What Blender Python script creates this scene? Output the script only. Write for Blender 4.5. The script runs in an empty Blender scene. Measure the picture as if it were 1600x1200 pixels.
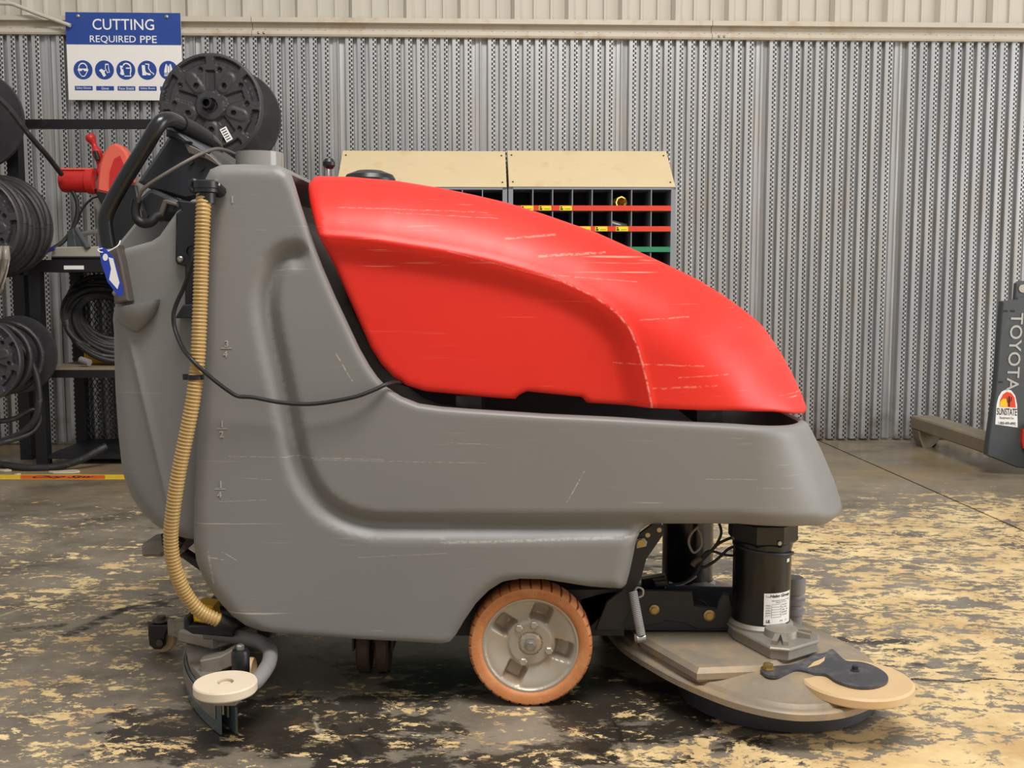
import bpy, math, random
import numpy as np
from mathutils import Vector, Matrix
from mathutils.geometry import delaunay_2d_cdt
random.seed(7); rng = np.random.default_rng(7)
SC = bpy.context.scene
COL = SC.collection
R = math.radians
PI = math.pi

# ------------------------------------------------------------------ camera
F = 1650.0; TH = math.atan(162/1650.0); H = .957
cam_d = bpy.data.cameras.new('camera'); cam = bpy.data.objects.new('camera', cam_d); COL.objects.link(cam)
cam_d.sensor_fit = 'HORIZONTAL'; cam_d.sensor_width = 36.0; cam_d.lens = 36.0*F/1600
cam_d.clip_start = .05
cam.location = (0, 0, H); cam.rotation_euler = (PI/2-TH, 0, 0)
SC.camera = cam

# ------------------------------------------------------------------ light
SC.view_settings.view_transform = 'Standard'; SC.view_settings.look = 'None'
SC.view_settings.gamma = 1.0; SC.view_settings.exposure = 0.0
SC.view_settings.use_curve_mapping = False
w = bpy.data.worlds.new('shed_air'); SC.world = w; w.use_nodes = True
bg = w.node_tree.nodes['Background']; bg.inputs[0].default_value = (.94, .93, .915, 1); bg.inputs[1].default_value = .50

def area(name, loc, target, sx, sy, power, col):
    l = bpy.data.lights.new(name, 'AREA'); l.shape = 'RECTANGLE'; l.size = sx; l.size_y = sy
    l.energy = power; l.color = col
    o = bpy.data.objects.new(name, l); COL.objects.link(o); o.location = loc
    o.rotation_euler = (Vector(target)-Vector(loc)).to_track_quat('-Z', 'Y').to_euler()
    return o
area('high_bay_lamps', (.8, .3, 6.2), (.2, 3.3, .3), 3.0, 1.6, 380, (1, .965, .92))
area('bay_door_daylight', (8.5, 1.5, 2.4), (1.0, 3.6, .5), 5.0, 4.5, 400, (.93, .97, 1.0))

# ------------------------------------------------------------------ pixel helpers (photo measured in 1600 x 1200)
_c, _s = math.cos(TH), math.sin(TH)
def _ray(u, v):
    a = (u-800)/F; b = -(v-600)/F
    return a, _c+b*_s, -_s+b*_c
def P(u, v, Y):
    x, y, z = _ray(u, v); k = Y/y
    return Vector((x*k, Y, H+z*k))
def Zp(u, v, zz=0.0):
    x, y, z = _ray(u, v); k = (zz-H)/z
    return Vector((x*k, y*k, zz))
YAW = R(1.9); WD = 6.24
WM = Matrix.Translation((0, WD, 0)) @ Matrix.Rotation(YAW, 4, 'Z')
WI = WM.inverted()
def WL(u, v, off=0.0):
    """wall-local point (x along wall, y into the wall, z up) under a pixel, on a plane off metres before the wall"""
    o = WI @ Vector((0, 0, H)); d = (WI.to_3x3() @ Vector(_ray(u, v)))
    k = (-off-o.y)/d.y
    return o + d*k

# ------------------------------------------------------------------ materials
def lin(c):
    return tuple(((x/255)/12.92 if x/255 <= .04045 else ((x/255+.055)/1.055)**2.4) for x in c)
class NT:
    def __init__(s, name):
        s.m = bpy.data.materials.new(name); s.m.use_nodes = True
        s.t = s.m.node_tree; s.n = s.t.nodes; s.l = s.t.links
        s.b = s.n['Principled BSDF']; s.co = None
    def new(s, t, **k):
        n = s.n.new(t)
        for a, b in k.items(): setattr(n, a, b)
        return n
    def coord(s, scale=(1, 1, 1), rot=(0, 0, 0)):
        if s.co is None: s.co = s.new('ShaderNodeTexCoord')
        mp = s.new('ShaderNodeMapping'); mp.inputs['Scale'].default_value = scale; mp.inputs['Rotation'].default_value = rot
        s.l.new(s.co.outputs['Object'], mp.inputs[0]); return mp.outputs[0]
    def noise(s, scale, detail=4, rough=.5, vec=None, dist=0):
        n = s.new('ShaderNodeTexNoise'); n.inputs['Scale'].default_value = scale; n.inputs['Detail'].default_value = detail
        n.inputs['Roughness'].default_value = rough; n.inputs['Distortion'].default_value = dist
        s.l.new(vec if vec else s.coord(), n.inputs['Vector']); return n.outputs['Fac']
    def ramp(s, fac, lo, hi, a=0., b=1.):
        n = s.new('ShaderNodeMapRange'); n.inputs[1].default_value = lo; n.inputs[2].default_value = hi
        n.inputs[3].default_value = a; n.inputs[4].default_value = b
        s.l.new(fac, n.inputs[0]); return n.outputs[0]
    def math(s, op, a, b=None, c=None):
        n = s.new('ShaderNodeMath', operation=op)
        for i, x in enumerate((a, b, c)):
            if x is None: continue
            if isinstance(x, (int, float)): n.inputs[i].default_value = x
            else: s.l.new(x, n.inputs[i])
        return n.outputs[0]
    def mix(s, fac, a, b):
        n = s.new('ShaderNodeMix', data_type='RGBA')
        if isinstance(fac, (int, float)): n.inputs[0].default_value = fac
        else: s.l.new(fac, n.inputs[0])
        for i, x in ((6, a), (7, b)):
            if isinstance(x, tuple): n.inputs[i].default_value = (*x[:3], 1)
            else: s.l.new(x, n.inputs[i])
        return n.outputs[2]
    def col(s, x):
        if isinstance(x, tuple): s.b.inputs['Base Color'].default_value = (*x, 1)
        else: s.l.new(x, s.b.inputs['Base Color'])
    def set(s, k, x):
        if isinstance(x, (int, float)): s.b.inputs[k].default_value = x
        else: s.l.new(x, s.b.inputs[k])
    def seg(s, A, Bc, p, q, w):
        """1 inside a stroke of half-width w from p to q in the plane of two coordinate sockets"""
        dx, dy = q[0]-p[0], q[1]-p[1]; L2 = dx*dx+dy*dy+1e-12
        ax = s.math('SUBTRACT', A, p[0]); ay = s.math('SUBTRACT', Bc, p[1])
        t = s.math('ADD', s.math('MULTIPLY', ax, dx/L2), s.math('MULTIPLY', ay, dy/L2))
        t = s.math('MINIMUM', s.math('MAXIMUM', t, 0.), 1.)
        ex = s.math('SUBTRACT', ax, s.math('MULTIPLY', t, dx)); ey = s.math('SUBTRACT', ay, s.math('MULTIPLY', t, dy))
        d = s.math('SQRT', s.math('ADD', s.math('MULTIPLY', ex, ex), s.math('MULTIPLY', ey, ey)))
        return s.ramp(d, w*.4, w, 1, 0)
    def bump(s, h, dist=.002, strength=.5):
        n = s.new('ShaderNodeBump'); n.inputs['Distance'].default_value = dist; n.inputs['Strength'].default_value = strength
        s.l.new(h, n.inputs['Height']); s.l.new(n.outputs[0], s.b.inputs['Normal'])

MATS = {}
def mat(name, rgb, rough=.5, metal=0., var=.10, scale=12, dust=None, dust_amt=.5, scr=None, scr_amt=0., bump=0., spec=.5, marks=()):
    t = NT(name); c = lin(rgb)
    n = t.noise(scale, 5, .6)
    a = tuple(x*(1-var) for x in c); b = tuple(min(1, x*(1+var)) for x in c)
    out = t.mix(n, a, b)
    if dust:
        d = t.noise(scale*1.7, 8, .65); d = t.ramp(d, .75-dust_amt*.5, .95-dust_amt*.5)
        out = t.mix(t.math('MULTIPLY', d, .75), out, lin(dust))
    if scr:
        m = 0
        s1 = t.noise(1.0, 3, .55, t.coord((2.2, 2.2, 95)));  s2 = t.noise(1.0, 2, .5, t.coord((2.6, 2.6, 2.6)))
        m = t.math('MULTIPLY', t.ramp(s1, .66, .72), t.ramp(s2, .50, .66))
        s3 = t.noise(1.0, 3, .6, t.coord((6, 6, 260), (0, R(3), 0)))
        s4 = t.noise(3.0, 2, .5, t.coord((1, 1, 1.4)))
        m = t.math('ADD', m, t.math('MULTIPLY', t.ramp(s3, .66, .74), t.ramp(s4, .52, .62)))
        m = t.math('MINIMUM', t.math('MULTIPLY', m, scr_amt), 1.0)
        out = t.mix(m, out, lin(scr))
    if marks:
        v_ = t.coord(); sp = t.new('ShaderNodeSeparateXYZ'); t.l.new(v_, sp.inputs[0])
        wob = t.math('MULTIPLY', t.math('SUBTRACT', t.noise(30, 3, .6), .5), .006); brk = t.ramp(t.noise(90, 4, .7), .40, .55)
        Zw = t.math('ADD', sp.outputs[2], wob); acc = None
        for (u0, v0, u1, v1, wd, am) in marks:
            p, q = P(u0, v0, 2.28), P(u1, v1, 2.28)
            m = t.math('MULTIPLY', t.seg(sp.outputs[0], Zw, (p.x, p.z), (q.x, q.z), wd), am)
            acc = m if acc is None else t.math('MAXIMUM', acc, m)
        out = t.mix(t.math('MULTIPLY', acc, brk), out, lin(scr))
    t.col(out); t.set('Metallic', metal); t.set('Roughness', t.ramp(n, .3, .7, max(.02, rough-.08), min(1, rough+.08)))
    t.set('Specular IOR Level', spec)
    if bump: t.bump(t.noise(scale*8, 4, .6), bump, .4)
    MATS[name] = t.m; return t.m

mat('grey_poly', (127, 125, 122), .48, var=.05, scale=3, scr=(190, 182, 168), scr_amt=.8, bump=.0006,
    marks=[(527,553,552,594,.0016,.9),(912,735,886,782,.0014,.9),(360,711,600,716,.0012,.6),(470,716,760,722,.0010,.5),(690,846,1000,838,.004,.45),(330,868,352,872,.0016,.7),(350,860,372,872,.0014,.7),(328,860,336,910,.003,.5),(560,868,700,862,.001,.5),(1100,747,1180,747,.0012,.5),(380,745,430,748,.001,.5),(340,782,420,779,.001,.5),(700,690,780,694,.001,.4),(1180,760,1240,763,.001,.5)])
mat('mark_highlight', (166, 162, 156), .5, var=.08, scale=40)  # raised level marks: edge highlights put into the colour as a paler grey
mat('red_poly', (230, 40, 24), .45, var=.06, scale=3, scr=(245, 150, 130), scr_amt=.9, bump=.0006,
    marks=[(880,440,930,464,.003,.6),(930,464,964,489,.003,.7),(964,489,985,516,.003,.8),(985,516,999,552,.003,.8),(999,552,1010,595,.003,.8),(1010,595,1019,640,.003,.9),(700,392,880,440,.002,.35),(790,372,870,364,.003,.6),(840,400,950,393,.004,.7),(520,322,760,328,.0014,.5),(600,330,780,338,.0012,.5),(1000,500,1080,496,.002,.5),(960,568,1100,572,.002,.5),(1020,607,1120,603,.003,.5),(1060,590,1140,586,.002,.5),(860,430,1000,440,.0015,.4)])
mat('black_plastic', (26, 26, 28), .38, var=.2, scale=20)
mat('console_plastic', (40, 42, 47), .42, var=.15, scale=14)
mat('black_rubber', (24, 23, 23), .55, var=.25, scale=25)
mat('grip_rubber', (22, 22, 24), .28, var=.2, scale=15)
mat('hose_ochre', (184, 150, 92), .38, var=.12, scale=18)
mat('frame_black', (34, 33, 35), .5, var=.2, scale=12, dust=(92, 84, 74), dust_amt=.25)
mat('motor_black', (20, 20, 22), .25, var=.2, scale=10, dust=(80, 76, 72), dust_amt=.22)
mat('dusty_alu', (150, 138, 122), .55, .25, var=.15, scale=9, dust=(178, 152, 116), dust_amt=.6, bump=.001)
mat('cast_alu', (150, 144, 134), .5, .45, var=.12, scale=14, dust=(150, 132, 106), dust_amt=.5, bump=.001)
mat('rim_alu', (182, 172, 156), .45, .4, var=.14, scale=12, dust=(196, 158, 118), dust_amt=.5)
mat('tire_orange', (200, 128, 76), .6, var=.16, scale=16, dust=(212, 148, 96), dust_amt=.5, bump=.002)
mat('roller_white', (226, 210, 184), .5, var=.05, scale=12, dust=(226, 186, 140), dust_amt=.3)
mat('roller_tan', (208, 176, 132), .5, var=.07, scale=10, dust=(216, 190, 150), dust_amt=.4)
mat('steel', (160, 156, 150), .35, .8, var=.15, scale=25, dust=(120, 100, 80), dust_amt=.25)
mat('brass_bolt', (176, 150, 96), .35, .85, var=.15, scale=40)
mat('squeegee_metal', (150, 142, 132), .42, .5, var=.15, scale=18, dust=(110, 88, 66), dust_amt=.45)
mat('pipe_grey', (136, 132, 130), .55, .1, var=.15, scale=14, dust=(112, 92, 76), dust_amt=.35)
mat('teal_rubber', (88, 98, 98), .25, var=.25, scale=30)
mat('yellow_plastic', (236, 182, 28), .45, var=.1, scale=20)
mat('deck_skirt', (46, 46, 50), .5, var=.25, scale=10, dust=(78, 74, 72), dust_amt=.35)
mat('fork_plate', (66, 66, 70), .5, var=.2, scale=12, dust=(122, 118, 114), dust_amt=.5)
mat('pedal_rubber', (128, 120, 110), .6, var=.2, scale=20)
mat('bracket_brown', (98, 90, 82), .5, .2, var=.12, scale=14)
mat('jack_print', (176, 174, 170), .5, var=.04)
mat('caster_brown', (84, 68, 54), .6, var=.2, scale=16)
mat('clear_cap', (168, 166, 160), .15, 0, var=.06, scale=10)
MATS['clear_cap'].node_tree.nodes['Principled BSDF'].inputs['Transmission Weight'].default_value = .35
mat('white_paper', (236, 234, 230), .55, var=.03)
mat('tag_blue', (34, 62, 170), .45, var=.06)
mat('sign_blue', (32, 66, 142), .38, var=.03)
mat('sign_white', (234, 228, 222), .4, var=.02)
mat('print_dark', (30, 30, 34), .5, var=.02)
mat('print_white', (236, 234, 230), .5, var=.02)
mat('cream_paint', (190, 183, 169), .5, var=.05, scale=4)
mat('trim_paint', (188, 178, 160), .5, var=.07, scale=5, dust=(170, 138, 98), dust_amt=.42)
mat('spool_black', (54, 52, 54), .45, var=.15, scale=14, dust=(84, 78, 74), dust_amt=.35)
mat('black_steel', (28, 27, 29), .5, .2, var=.25, scale=9, dust=(70, 64, 58), dust_amt=.25)
mat('hose_black', (38, 36, 35), .5, var=.25, scale=16, dust=(96, 88, 78), dust_amt=.35)
mat('saw_red', (198, 40, 36), .4, var=.08, scale=8)
mat('saw_red_pale', (232, 104, 84), .4, var=.06, scale=8)
mat('galv_light', (176, 170, 158), .45, .3, var=.1, scale=10)
mat('bin_tan', (222, 200, 158), .5, var=.05, scale=5, dust=(206, 172, 112), dust_amt=.35)
mat('bin_grey', (142, 144, 150), .45, .15, var=.06, scale=8)
mat('bin_dark', (34, 34, 38), .6, var=.15, scale=8)
mat('strip_red', (222, 66, 40), .45, var=.05)
mat('strip_green', (44, 132, 96), .45, var=.05)
mat('label_yellow', (240, 220, 40), .5, var=.04)
mat('brass', (204, 164, 86), .3, .9, var=.12, scale=30)
mat('jack_grey', (74, 78, 80), .5, .1, var=.12, scale=9, dust=(104, 98, 88), dust_amt=.3)
mat('fork_dusty', (132, 120, 102), .6, .1, var=.15, scale=9, dust=(156, 134, 100), dust_amt=.5)
mat('jack_red', (206, 52, 36), .5, var=.05)
mat('sun_orange', (226, 72, 40), .45, var=.03)
mat('sun_yellow', (250, 196, 40), .45, var=.03)
mat('tape_yellow', (226, 190, 52), .5, var=.1, scale=20)
mat('tape_orange', (214, 96, 40), .5, var=.12, scale=20)
mat('scrap_pale', (196, 180, 156), .7, var=.2, scale=30)
mat('plastic_film', (150, 140, 128), .25, var=.2, scale=14)
mat('blue_cord', (44, 52, 120), .45, var=.1)

def galvanised():
    t = NT('galvanised_perforated')
    x = t.coord()
    sep = t.new('ShaderNodeSeparateXYZ'); t.l.new(x, sep.inputs[0])
    X, Zc = sep.outputs[0], sep.outputs[2]
    rib = t.math('MODULO', X, .06775)
    inrib = t.math('MULTIPLY', t.math('GREATER_THAN', rib, .0262), t.math('LESS_THAN', rib, .0465))
    # two staggered columns of slots
    colm = t.math('GREATER_THAN', rib, .0364)
    zz = t.math('ADD', Zc, t.math('MULTIPLY', colm, .0130))
    zm = t.math('MODULO', zz, .026)
    within = t.math('LESS_THAN', zm, .0150)
    gap = t.math('GREATER_THAN', t.math('ABSOLUTE', t.math('SUBTRACT', rib, .0364)), .0012)
    notlap = t.math('LESS_THAN', X, .06775*11+.002)
    hole = t.math('MULTIPLY', t.math('MULTIPLY', inrib, within), t.math('MULTIPLY', gap, notlap))
    n1 = t.noise(1.0, 4, .6, t.coord((22, 22, 1.4))); n2 = t.noise(1.0, 5, .6, t.coord((6, 6, 2)))
    base = t.mix(n1, lin((140, 140, 139)), lin((210, 210, 210)))
    base = t.mix(t.ramp(n2, .50, .72, 0, .5), base, lin((172, 158, 140)))
    n3 = t.noise(9, 6, .65)
    low = t.math('MULTIPLY', t.ramp(Zc, .02, .32, 1, 0), t.ramp(n3, .42, .62))
    base = t.mix(t.math('MULTIPLY', low, .75), base, lin((120, 104, 86)))
    base = t.mix(hole, base, lin((30, 30, 32)))
    t.col(base); t.set('Metallic', t.math('MULTIPLY_ADD', hole, -.55, .6)); t.set('Roughness', t.ramp(n2, .3, .7, .34, .5))
    MATS['galv'] = t.m
galvanised()

def floor_mat():
    t = NT('worn_floor_coating')
    v = t.coord((1, 1, 1))
    sep = t.new('ShaderNodeSeparateXYZ'); t.l.new(v, sep.inputs[0]); X, Y = sep.outputs[0], sep.outputs[1]
    va = t.coord((.85, 1.35, 1), (0, 0, R(9)))
    big = t.noise(.9, 3, .5, va)                        # broad worn areas
    mid = t.noise(9.5, 14, .77, va, .4)                 # flake edges
    fine = t.noise(30, 10, .74, va, .3)
    # share of coating lost: more on the right of the machine and before the wheel
    wearR = t.math('ADD', t.ramp(X, .1, 1.2, 0, .068), t.ramp(X, -.75, -.35, .006, 0))
    wearF = t.math('MULTIPLY', t.ramp(Y, 1.95, 2.20, .055, 0), t.ramp(X, -.45, 0))
    nearjoint = t.ramp(Y, 4.2, 5.2, 0, -.16)
    f = t.math('ADD', t.math('MULTIPLY', big, .20), t.math('MULTIPLY', mid, .62))
    f = t.math('ADD', f, t.math('MULTIPLY', fine, .38))
    f = t.math('ADD', t.math('ADD', f, wearR), t.math('ADD', wearF, nearjoint))
    flake = t.ramp(f, .650, .660)
    tan = t.mix(t.ramp(t.noise(4, 8, .68), .35, .65), lin((194, 160, 108)), lin((236, 210, 156)))
    coat = t.mix(t.ramp(t.noise(2.2, 8, .68), .35, .65), lin((86, 79, 69)), lin((148, 137, 120)))
    # grey scuffed bloom and black stains with their own shape
    vs = t.coord((3, 9, 1), (0, 0, R(-20)))
    sc = t.ramp(t.noise(1.0, 10, .75, vs, .8), .48, .66)
    coat = t.mix(t.math('MULTIPLY', sc, .6), coat, lin((146, 134, 118)))
    fl = t.ramp(t.noise(55, 6, .7, va), .56, .64)
    coat = t.mix(t.math('MULTIPLY', fl, .35), coat, lin((150, 132, 104)))
    st = t.math('SUBTRACT', t.noise(1.9, 10, .70, t.coord((1, 1.3, 1), (0, 0, .7)), .4), t.math('MULTIPLY', t.math('MAXIMUM', t.math('SUBTRACT', t.math('ABSOLUTE', t.math('SUBTRACT', X, .05)), .25), 0), .17))
    stain = t.ramp(st, .455, .485)
    coat = t.mix(t.math('MULTIPLY', stain, .85), coat, lin((28, 24, 20)))
    tan = t.mix(t.math('MULTIPLY', t.ramp(st, .52, .55), .85), tan, lin((40, 34, 28)))
    out = t.mix(flake, coat, tan)
    # brown dust towards the wall
    back = t.math('MULTIPLY', t.ramp(Y, 4.2, 5.2), t.ramp(t.noise(1.4, 5, .6), .35, .65))
    out = t.mix(t.math('MULTIPLY', back, .8), out, lin((150, 126, 88)))
    spots = t.math('MULTIPLY', t.ramp(t.noise(17, 5, .6, va), .66, .70), .8)
    out = t.mix(spots, out, lin((220, 196, 150)))
    rust = t.math('MULTIPLY', t.ramp(t.noise(2.7, 5, .6, t.coord((1, 1, 1), (0, 0, 1.9))), .66, .74), .5)
    out = t.mix(rust, out, lin((150, 92, 50)))
    for (u0, v0, u1, v1, wd, c_, am) in [(108,992,165,965,.030,(26,23,20),.85),(165,965,205,948,.022,(26,23,20),.8),(205,948,280,934,.014,(26,23,20),.8),(20,985,92,978,.026,(30,27,24),.7),(0,962,150,915,.010,(190,170,135),.6),(486,1110,513,1163,.006,(196,180,150),.6),(520,1135,565,1180,.010,(24,22,20),.8),(560,1140,600,1165,.007,(24,22,20),.8),(880,1150,960,1185,.012,(26,23,20),.7),(960,1130,985,1190,.008,(26,23,20),.7),(600,1090,700,1105,.03,(96,90,82),.5)]:
        p, q = Zp(u0, v0), Zp(u1, v1)
        wb_ = t.math('MULTIPLY', t.math('SUBTRACT', t.noise(22, 5, .7), .5), .05)
        m = t.math('MULTIPLY', t.math('MULTIPLY', t.seg(t.math('ADD', X, wb_), t.math('ADD', Y, wb_), (p.x, p.y), (q.x, q.y), wd), am), t.ramp(fine, .40, .55))
        out = t.mix(m, out, lin(c_))
    # crack across the slab on the right
    wob = t.math('MULTIPLY', t.math('SUBTRACT', t.noise(5, 6, .6), .5), .10)
    dline = t.math('ABSOLUTE', t.math('ADD', t.math('SUBTRACT', Y, 2.46), wob))
    crack = t.math('MULTIPLY', t.math('LESS_THAN', dline, .0035), t.math('GREATER_THAN', X, .85))
    out = t.mix(crack, out, lin((44, 36, 28)))
    t.col(out)
    wet = t.ramp(t.noise(1.3, 3, .5), .42, .62)
    t.set('Roughness', t.math('ADD', t.math('MULTIPLY', flake, .22), t.ramp(wet, 0, 1, .46, .26)))
    t.set('Specular IOR Level', .55)
    t.bump(t.math('ADD', t.math('MULTIPLY', flake, -.6), t.math('MULTIPLY', fine, .5)), .0016, .5)
    MATS['floor'] = t.m
floor_mat()

# ------------------------------------------------------------------ object helpers
def link(o, parent=None, local=True):
    COL.objects.link(o)
    if parent is not None:
        o.parent = parent
        if not local: o.matrix_parent_inverse = WMAT[parent.name].inverted()
    WMAT[o.name] = Matrix.Identity(4) if (parent is None or not local) else WMAT[parent.name].copy()
    return o
WMAT = {}
def root(name, label, cat, loc=(0, 0, 0), rz=0, group=None):
    o = bpy.data.objects.new(name, None); o.empty_display_size = .05
    COL.objects.link(o); o.location = loc; o.rotation_euler = (0, 0, rz)
    WMAT[o.name] = Matrix.Translation(loc) @ Matrix.Rotation(rz, 4, 'Z')
    o['label'] = label; o['category'] = cat
    if group: o['group'] = group
    return o
def tag(o, label, cat, group=None):
    o['label'] = label; o['category'] = cat
    if group: o['group'] = group
    return o
def struct(o): o['kind'] = 'structure'; return o

class MB:
    def __init__(s): s.v = []; s.f = []
    def add(s, vs, fs):
        n = len(s.v); s.v += [tuple(p) for p in vs]; s.f += [tuple(i+n for i in f) for f in fs]; return s
    def box(s, a, b):
        x0, y0, z0 = a; x1, y1, z1 = b
        return s.add([(x0,y0,z0),(x1,y0,z0),(x1,y1,z0),(x0,y1,z0),(x0,y0,z1),(x1,y0,z1),(x1,y1,z1),(x0,y1,z1)],
                     [(0,3,2,1),(4,5,6,7),(0,1,5,4),(1,2,6,5),(2,3,7,6),(3,0,4,7)])
    def loft(s, rings, caps=True, closed=True):
        n = len(rings[0]); vs = [p for r in rings for p in r]; fs = []
        for i in range(len(rings)-1):
            for j in range(n if closed else n-1):
                k = (j+1) % n
                fs.append((i*n+j, i*n+k, (i+1)*n+k, (i+1)*n+j))
        if caps: fs += [tuple(range(n-1, -1, -1)), tuple(range((len(rings)-1)*n, len(rings)*n))]
        return s.add(vs, fs)
    def prism(s, poly, fn, d0, d1, bevel=0):
        """poly: 2D points; fn(a,b,d) -> 3D"""
        if bevel:
            q = inset(poly, bevel); sg = 1 if d1 > d0 else -1
            return s.loft([[fn(a, b, d0) for a, b in q], [fn(a, b, d0+sg*bevel) for a, b in poly],
                           [fn(a, b, d1-sg*bevel) for a, b in poly], [fn(a, b, d1) for a, b in q]])
        return s.loft([[fn(a, b, d0) for a, b in poly], [fn(a, b, d1) for a, b in poly]])
    def tube(s, pts, r, n=12, caps=True):
        pts = [Vector(p) for p in pts]; m = len(pts)
        rs = r if hasattr(r, '__len__') else [r]*m
        T = []
        for i in range(m):
            a = pts[max(0, i-1)]; b = pts[min(m-1, i+1)]; T.append((b-a).normalized())
        up = Vector((0, 0, 1)) if abs(T[0].z) < .9 else Vector((1, 0, 0))
        N = (up - T[0]*up.dot(T[0])).normalized(); rings = []
        for i in range(m):
            N = (N - T[i]*N.dot(T[i])).normalized(); B = T[i].cross(N)
            rings.append([pts[i]+(N*math.cos(2*PI*k/n)+B*math.sin(2*PI*k/n))*rs[i] for k in range(n)])
        return s.loft(rings, caps)
    def lathe(s, prof, c, axis='Z', n=32, caps=True):
        c = Vector(c); rings = []
        for r, h in prof:
            ring = []
            for k in range(n):
                a = 2*PI*k/n; x, y = r*math.cos(a), r*math.sin(a)
                if axis == 'Z': p = Vector((x, y, h))
                elif axis == 'Y': p = Vector((x, h, y))
                else: p = Vector((h, x, y))
                ring.append(c+p)
            rings.append(ring)
        return s.loft(rings, caps)
    def build(s, name, m, parent=None, local=True, smooth=30):
        me = bpy.data.meshes.new(name); me.from_pydata([tuple(v) for v in s.v], [], s.f); me.update()
        import bmesh
        bm = bmesh.new(); bm.from_mesh(me); bmesh.ops.recalc_face_normals(bm, faces=bm.faces[:]); bm.to_mesh(me); bm.free()
        me.materials.append(MATS[m])
        if smooth:
            me.polygons.foreach_set('use_smooth', [True]*len(me.polygons))
            me.set_sharp_from_angle(angle=R(smooth))
        o = bpy.data.objects.new(name, me); return link(o, parent, local)
def XZ(y0):  # prism mapping for polygons given as (x,z), depth along y
    return lambda a, b, d: Vector((a, d, b))
def inset(poly, d):
    n = len(poly); A = sum(poly[i][0]*poly[(i+1) % n][1]-poly[(i+1) % n][0]*poly[i][1] for i in range(n))
    sg = 1 if A > 0 else -1; out = []
    for i in range(n):
        p0, p1, p2 = (Vector(poly[(i+k) % n]) for k in (-1, 0, 1))
        e1 = (p1-p0).normalized(); e2 = (p2-p1).normalized()
        n1 = Vector((-e1.y, e1.x))*sg; n2 = Vector((-e2.y, e2.x))*sg
        b = (n1+n2); k = d/max(.25, (1+n1.dot(n2))/1.0)
        q = p1+b*k; out.append((q.x, q.y))
    return out
def smooth_path(pts, per=8):
    pts = [Vector(p) for p in pts]; out = []
    q = [pts[0]*2-pts[1]]+pts+[pts[-1]*2-pts[-2]]
    for i in range(1, len(q)-2):
        for k in range(per):
            t = k/per; a, b, c, d = q[i-1], q[i], q[i+1], q[i+2]
            out.append(.5*((2*b)+(c-a)*t+(2*a-5*b+4*c-d)*t*t+(3*b-a-3*c+d)*t**3))
    out.append(pts[-1]); return out
def resample(pts, step):
    out = [pts[0]]; acc = 0
    for a, b in zip(pts, pts[1:]):
        L = (b-a).length
        while acc+L >= step:
            t = (step-acc)/L; a = a+(b-a)*t; out.append(a); L = (b-a).length; acc = 0
        acc += L
    return out
def disc(cx, cy, r, n=24, rx=None):
    rx = rx or r
    return [(cx+rx*math.cos(2*PI*k/n), cy+r*math.sin(2*PI*k/n)) for k in range(n)]

# text as flat mesh, mapped by fn(x,y) with x in 0..w, y in 0..h
def text_mb(s, fn, w=None, h=None, bold=0, shear=0):
    cu = bpy.data.curves.new('t', 'FONT'); cu.body = s; cu.size = 1; cu.offset = bold; cu.shear = shear; cu.resolution_u = 3
    o = bpy.data.objects.new('t', cu); COL.objects.link(o)
    dg = bpy.context.evaluated_depsgraph_get(); dg.update()
    me = bpy.data.meshes.new_from_object(o.evaluated_get(dg))
    vs = np.array([v.co for v in me.vertices]); fs = [tuple(p.vertices) for p in me.polygons]
    bpy.data.objects.remove(o); bpy.data.curves.remove(cu); bpy.data.meshes.remove(me)
    mn = vs.min(0); mx = vs.max(0); sx = mx[0]-mn[0]; sy = mx[1]-mn[1]
    kx = (w/sx) if w else h/sy; ky = (h/sy) if h else w/sx
    mb = MB(); mb.add([fn((p[0]-mn[0])*kx, (p[1]-mn[1])*ky) for p in vs], fs); return mb

# outline relief: a triangulated sheet over a 2D outline, raised by a height function
def polydist(pts, A, closed=True):
    B = np.roll(A, -1, 0) if closed else A[1:]
    A0 = A if closed else A[:-1]
    best = np.full(len(pts), 1e9); idx = np.zeros(len(pts), int)
    d = B-A0; L2 = (d**2).sum(1)+1e-12
    for k in range(0, len(pts), 4000):
        p = pts[k:k+4000, None, :]
        t = np.clip(((p-A0[None])*d[None]).sum(2)/L2[None], 0, 1)
        q = A0[None]+t[..., None]*d[None]; dd = np.sqrt(((p-q)**2).sum(2))
        i = dd.argmin(1); best[k:k+4000] = dd[np.arange(len(i)), i]; idx[k:k+4000] = i
    return best, idx
def inside(pts, A):
    x, y = pts[:, 0], pts[:, 1]; r = np.zeros(len(pts), bool); n = len(A)
    for i in range(n):
        x0, y0 = A[i]; x1, y1 = A[(i+1) % n]
        if y0 == y1: continue
        c = ((y0 > y) != (y1 > y)) & (x < (x1-x0)*(y-y0)/(y1-y0)+x0); r ^= c
    return r
def outline_samples(poly, step):
    """poly: list of (x,y,*attrs) -> dense closed samples with interpolated attributes"""
    out = []; n = len(poly)
    for i in range(n):
        a = np.array(poly[i], float); b = np.array(poly[(i+1) % n], float)
        k = max(1, int(round(np.hypot(*(b-a)[:2])/step)))
        for j in range(k): out.append(a+(b-a)*j/k)
    return np.array(out)
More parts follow.
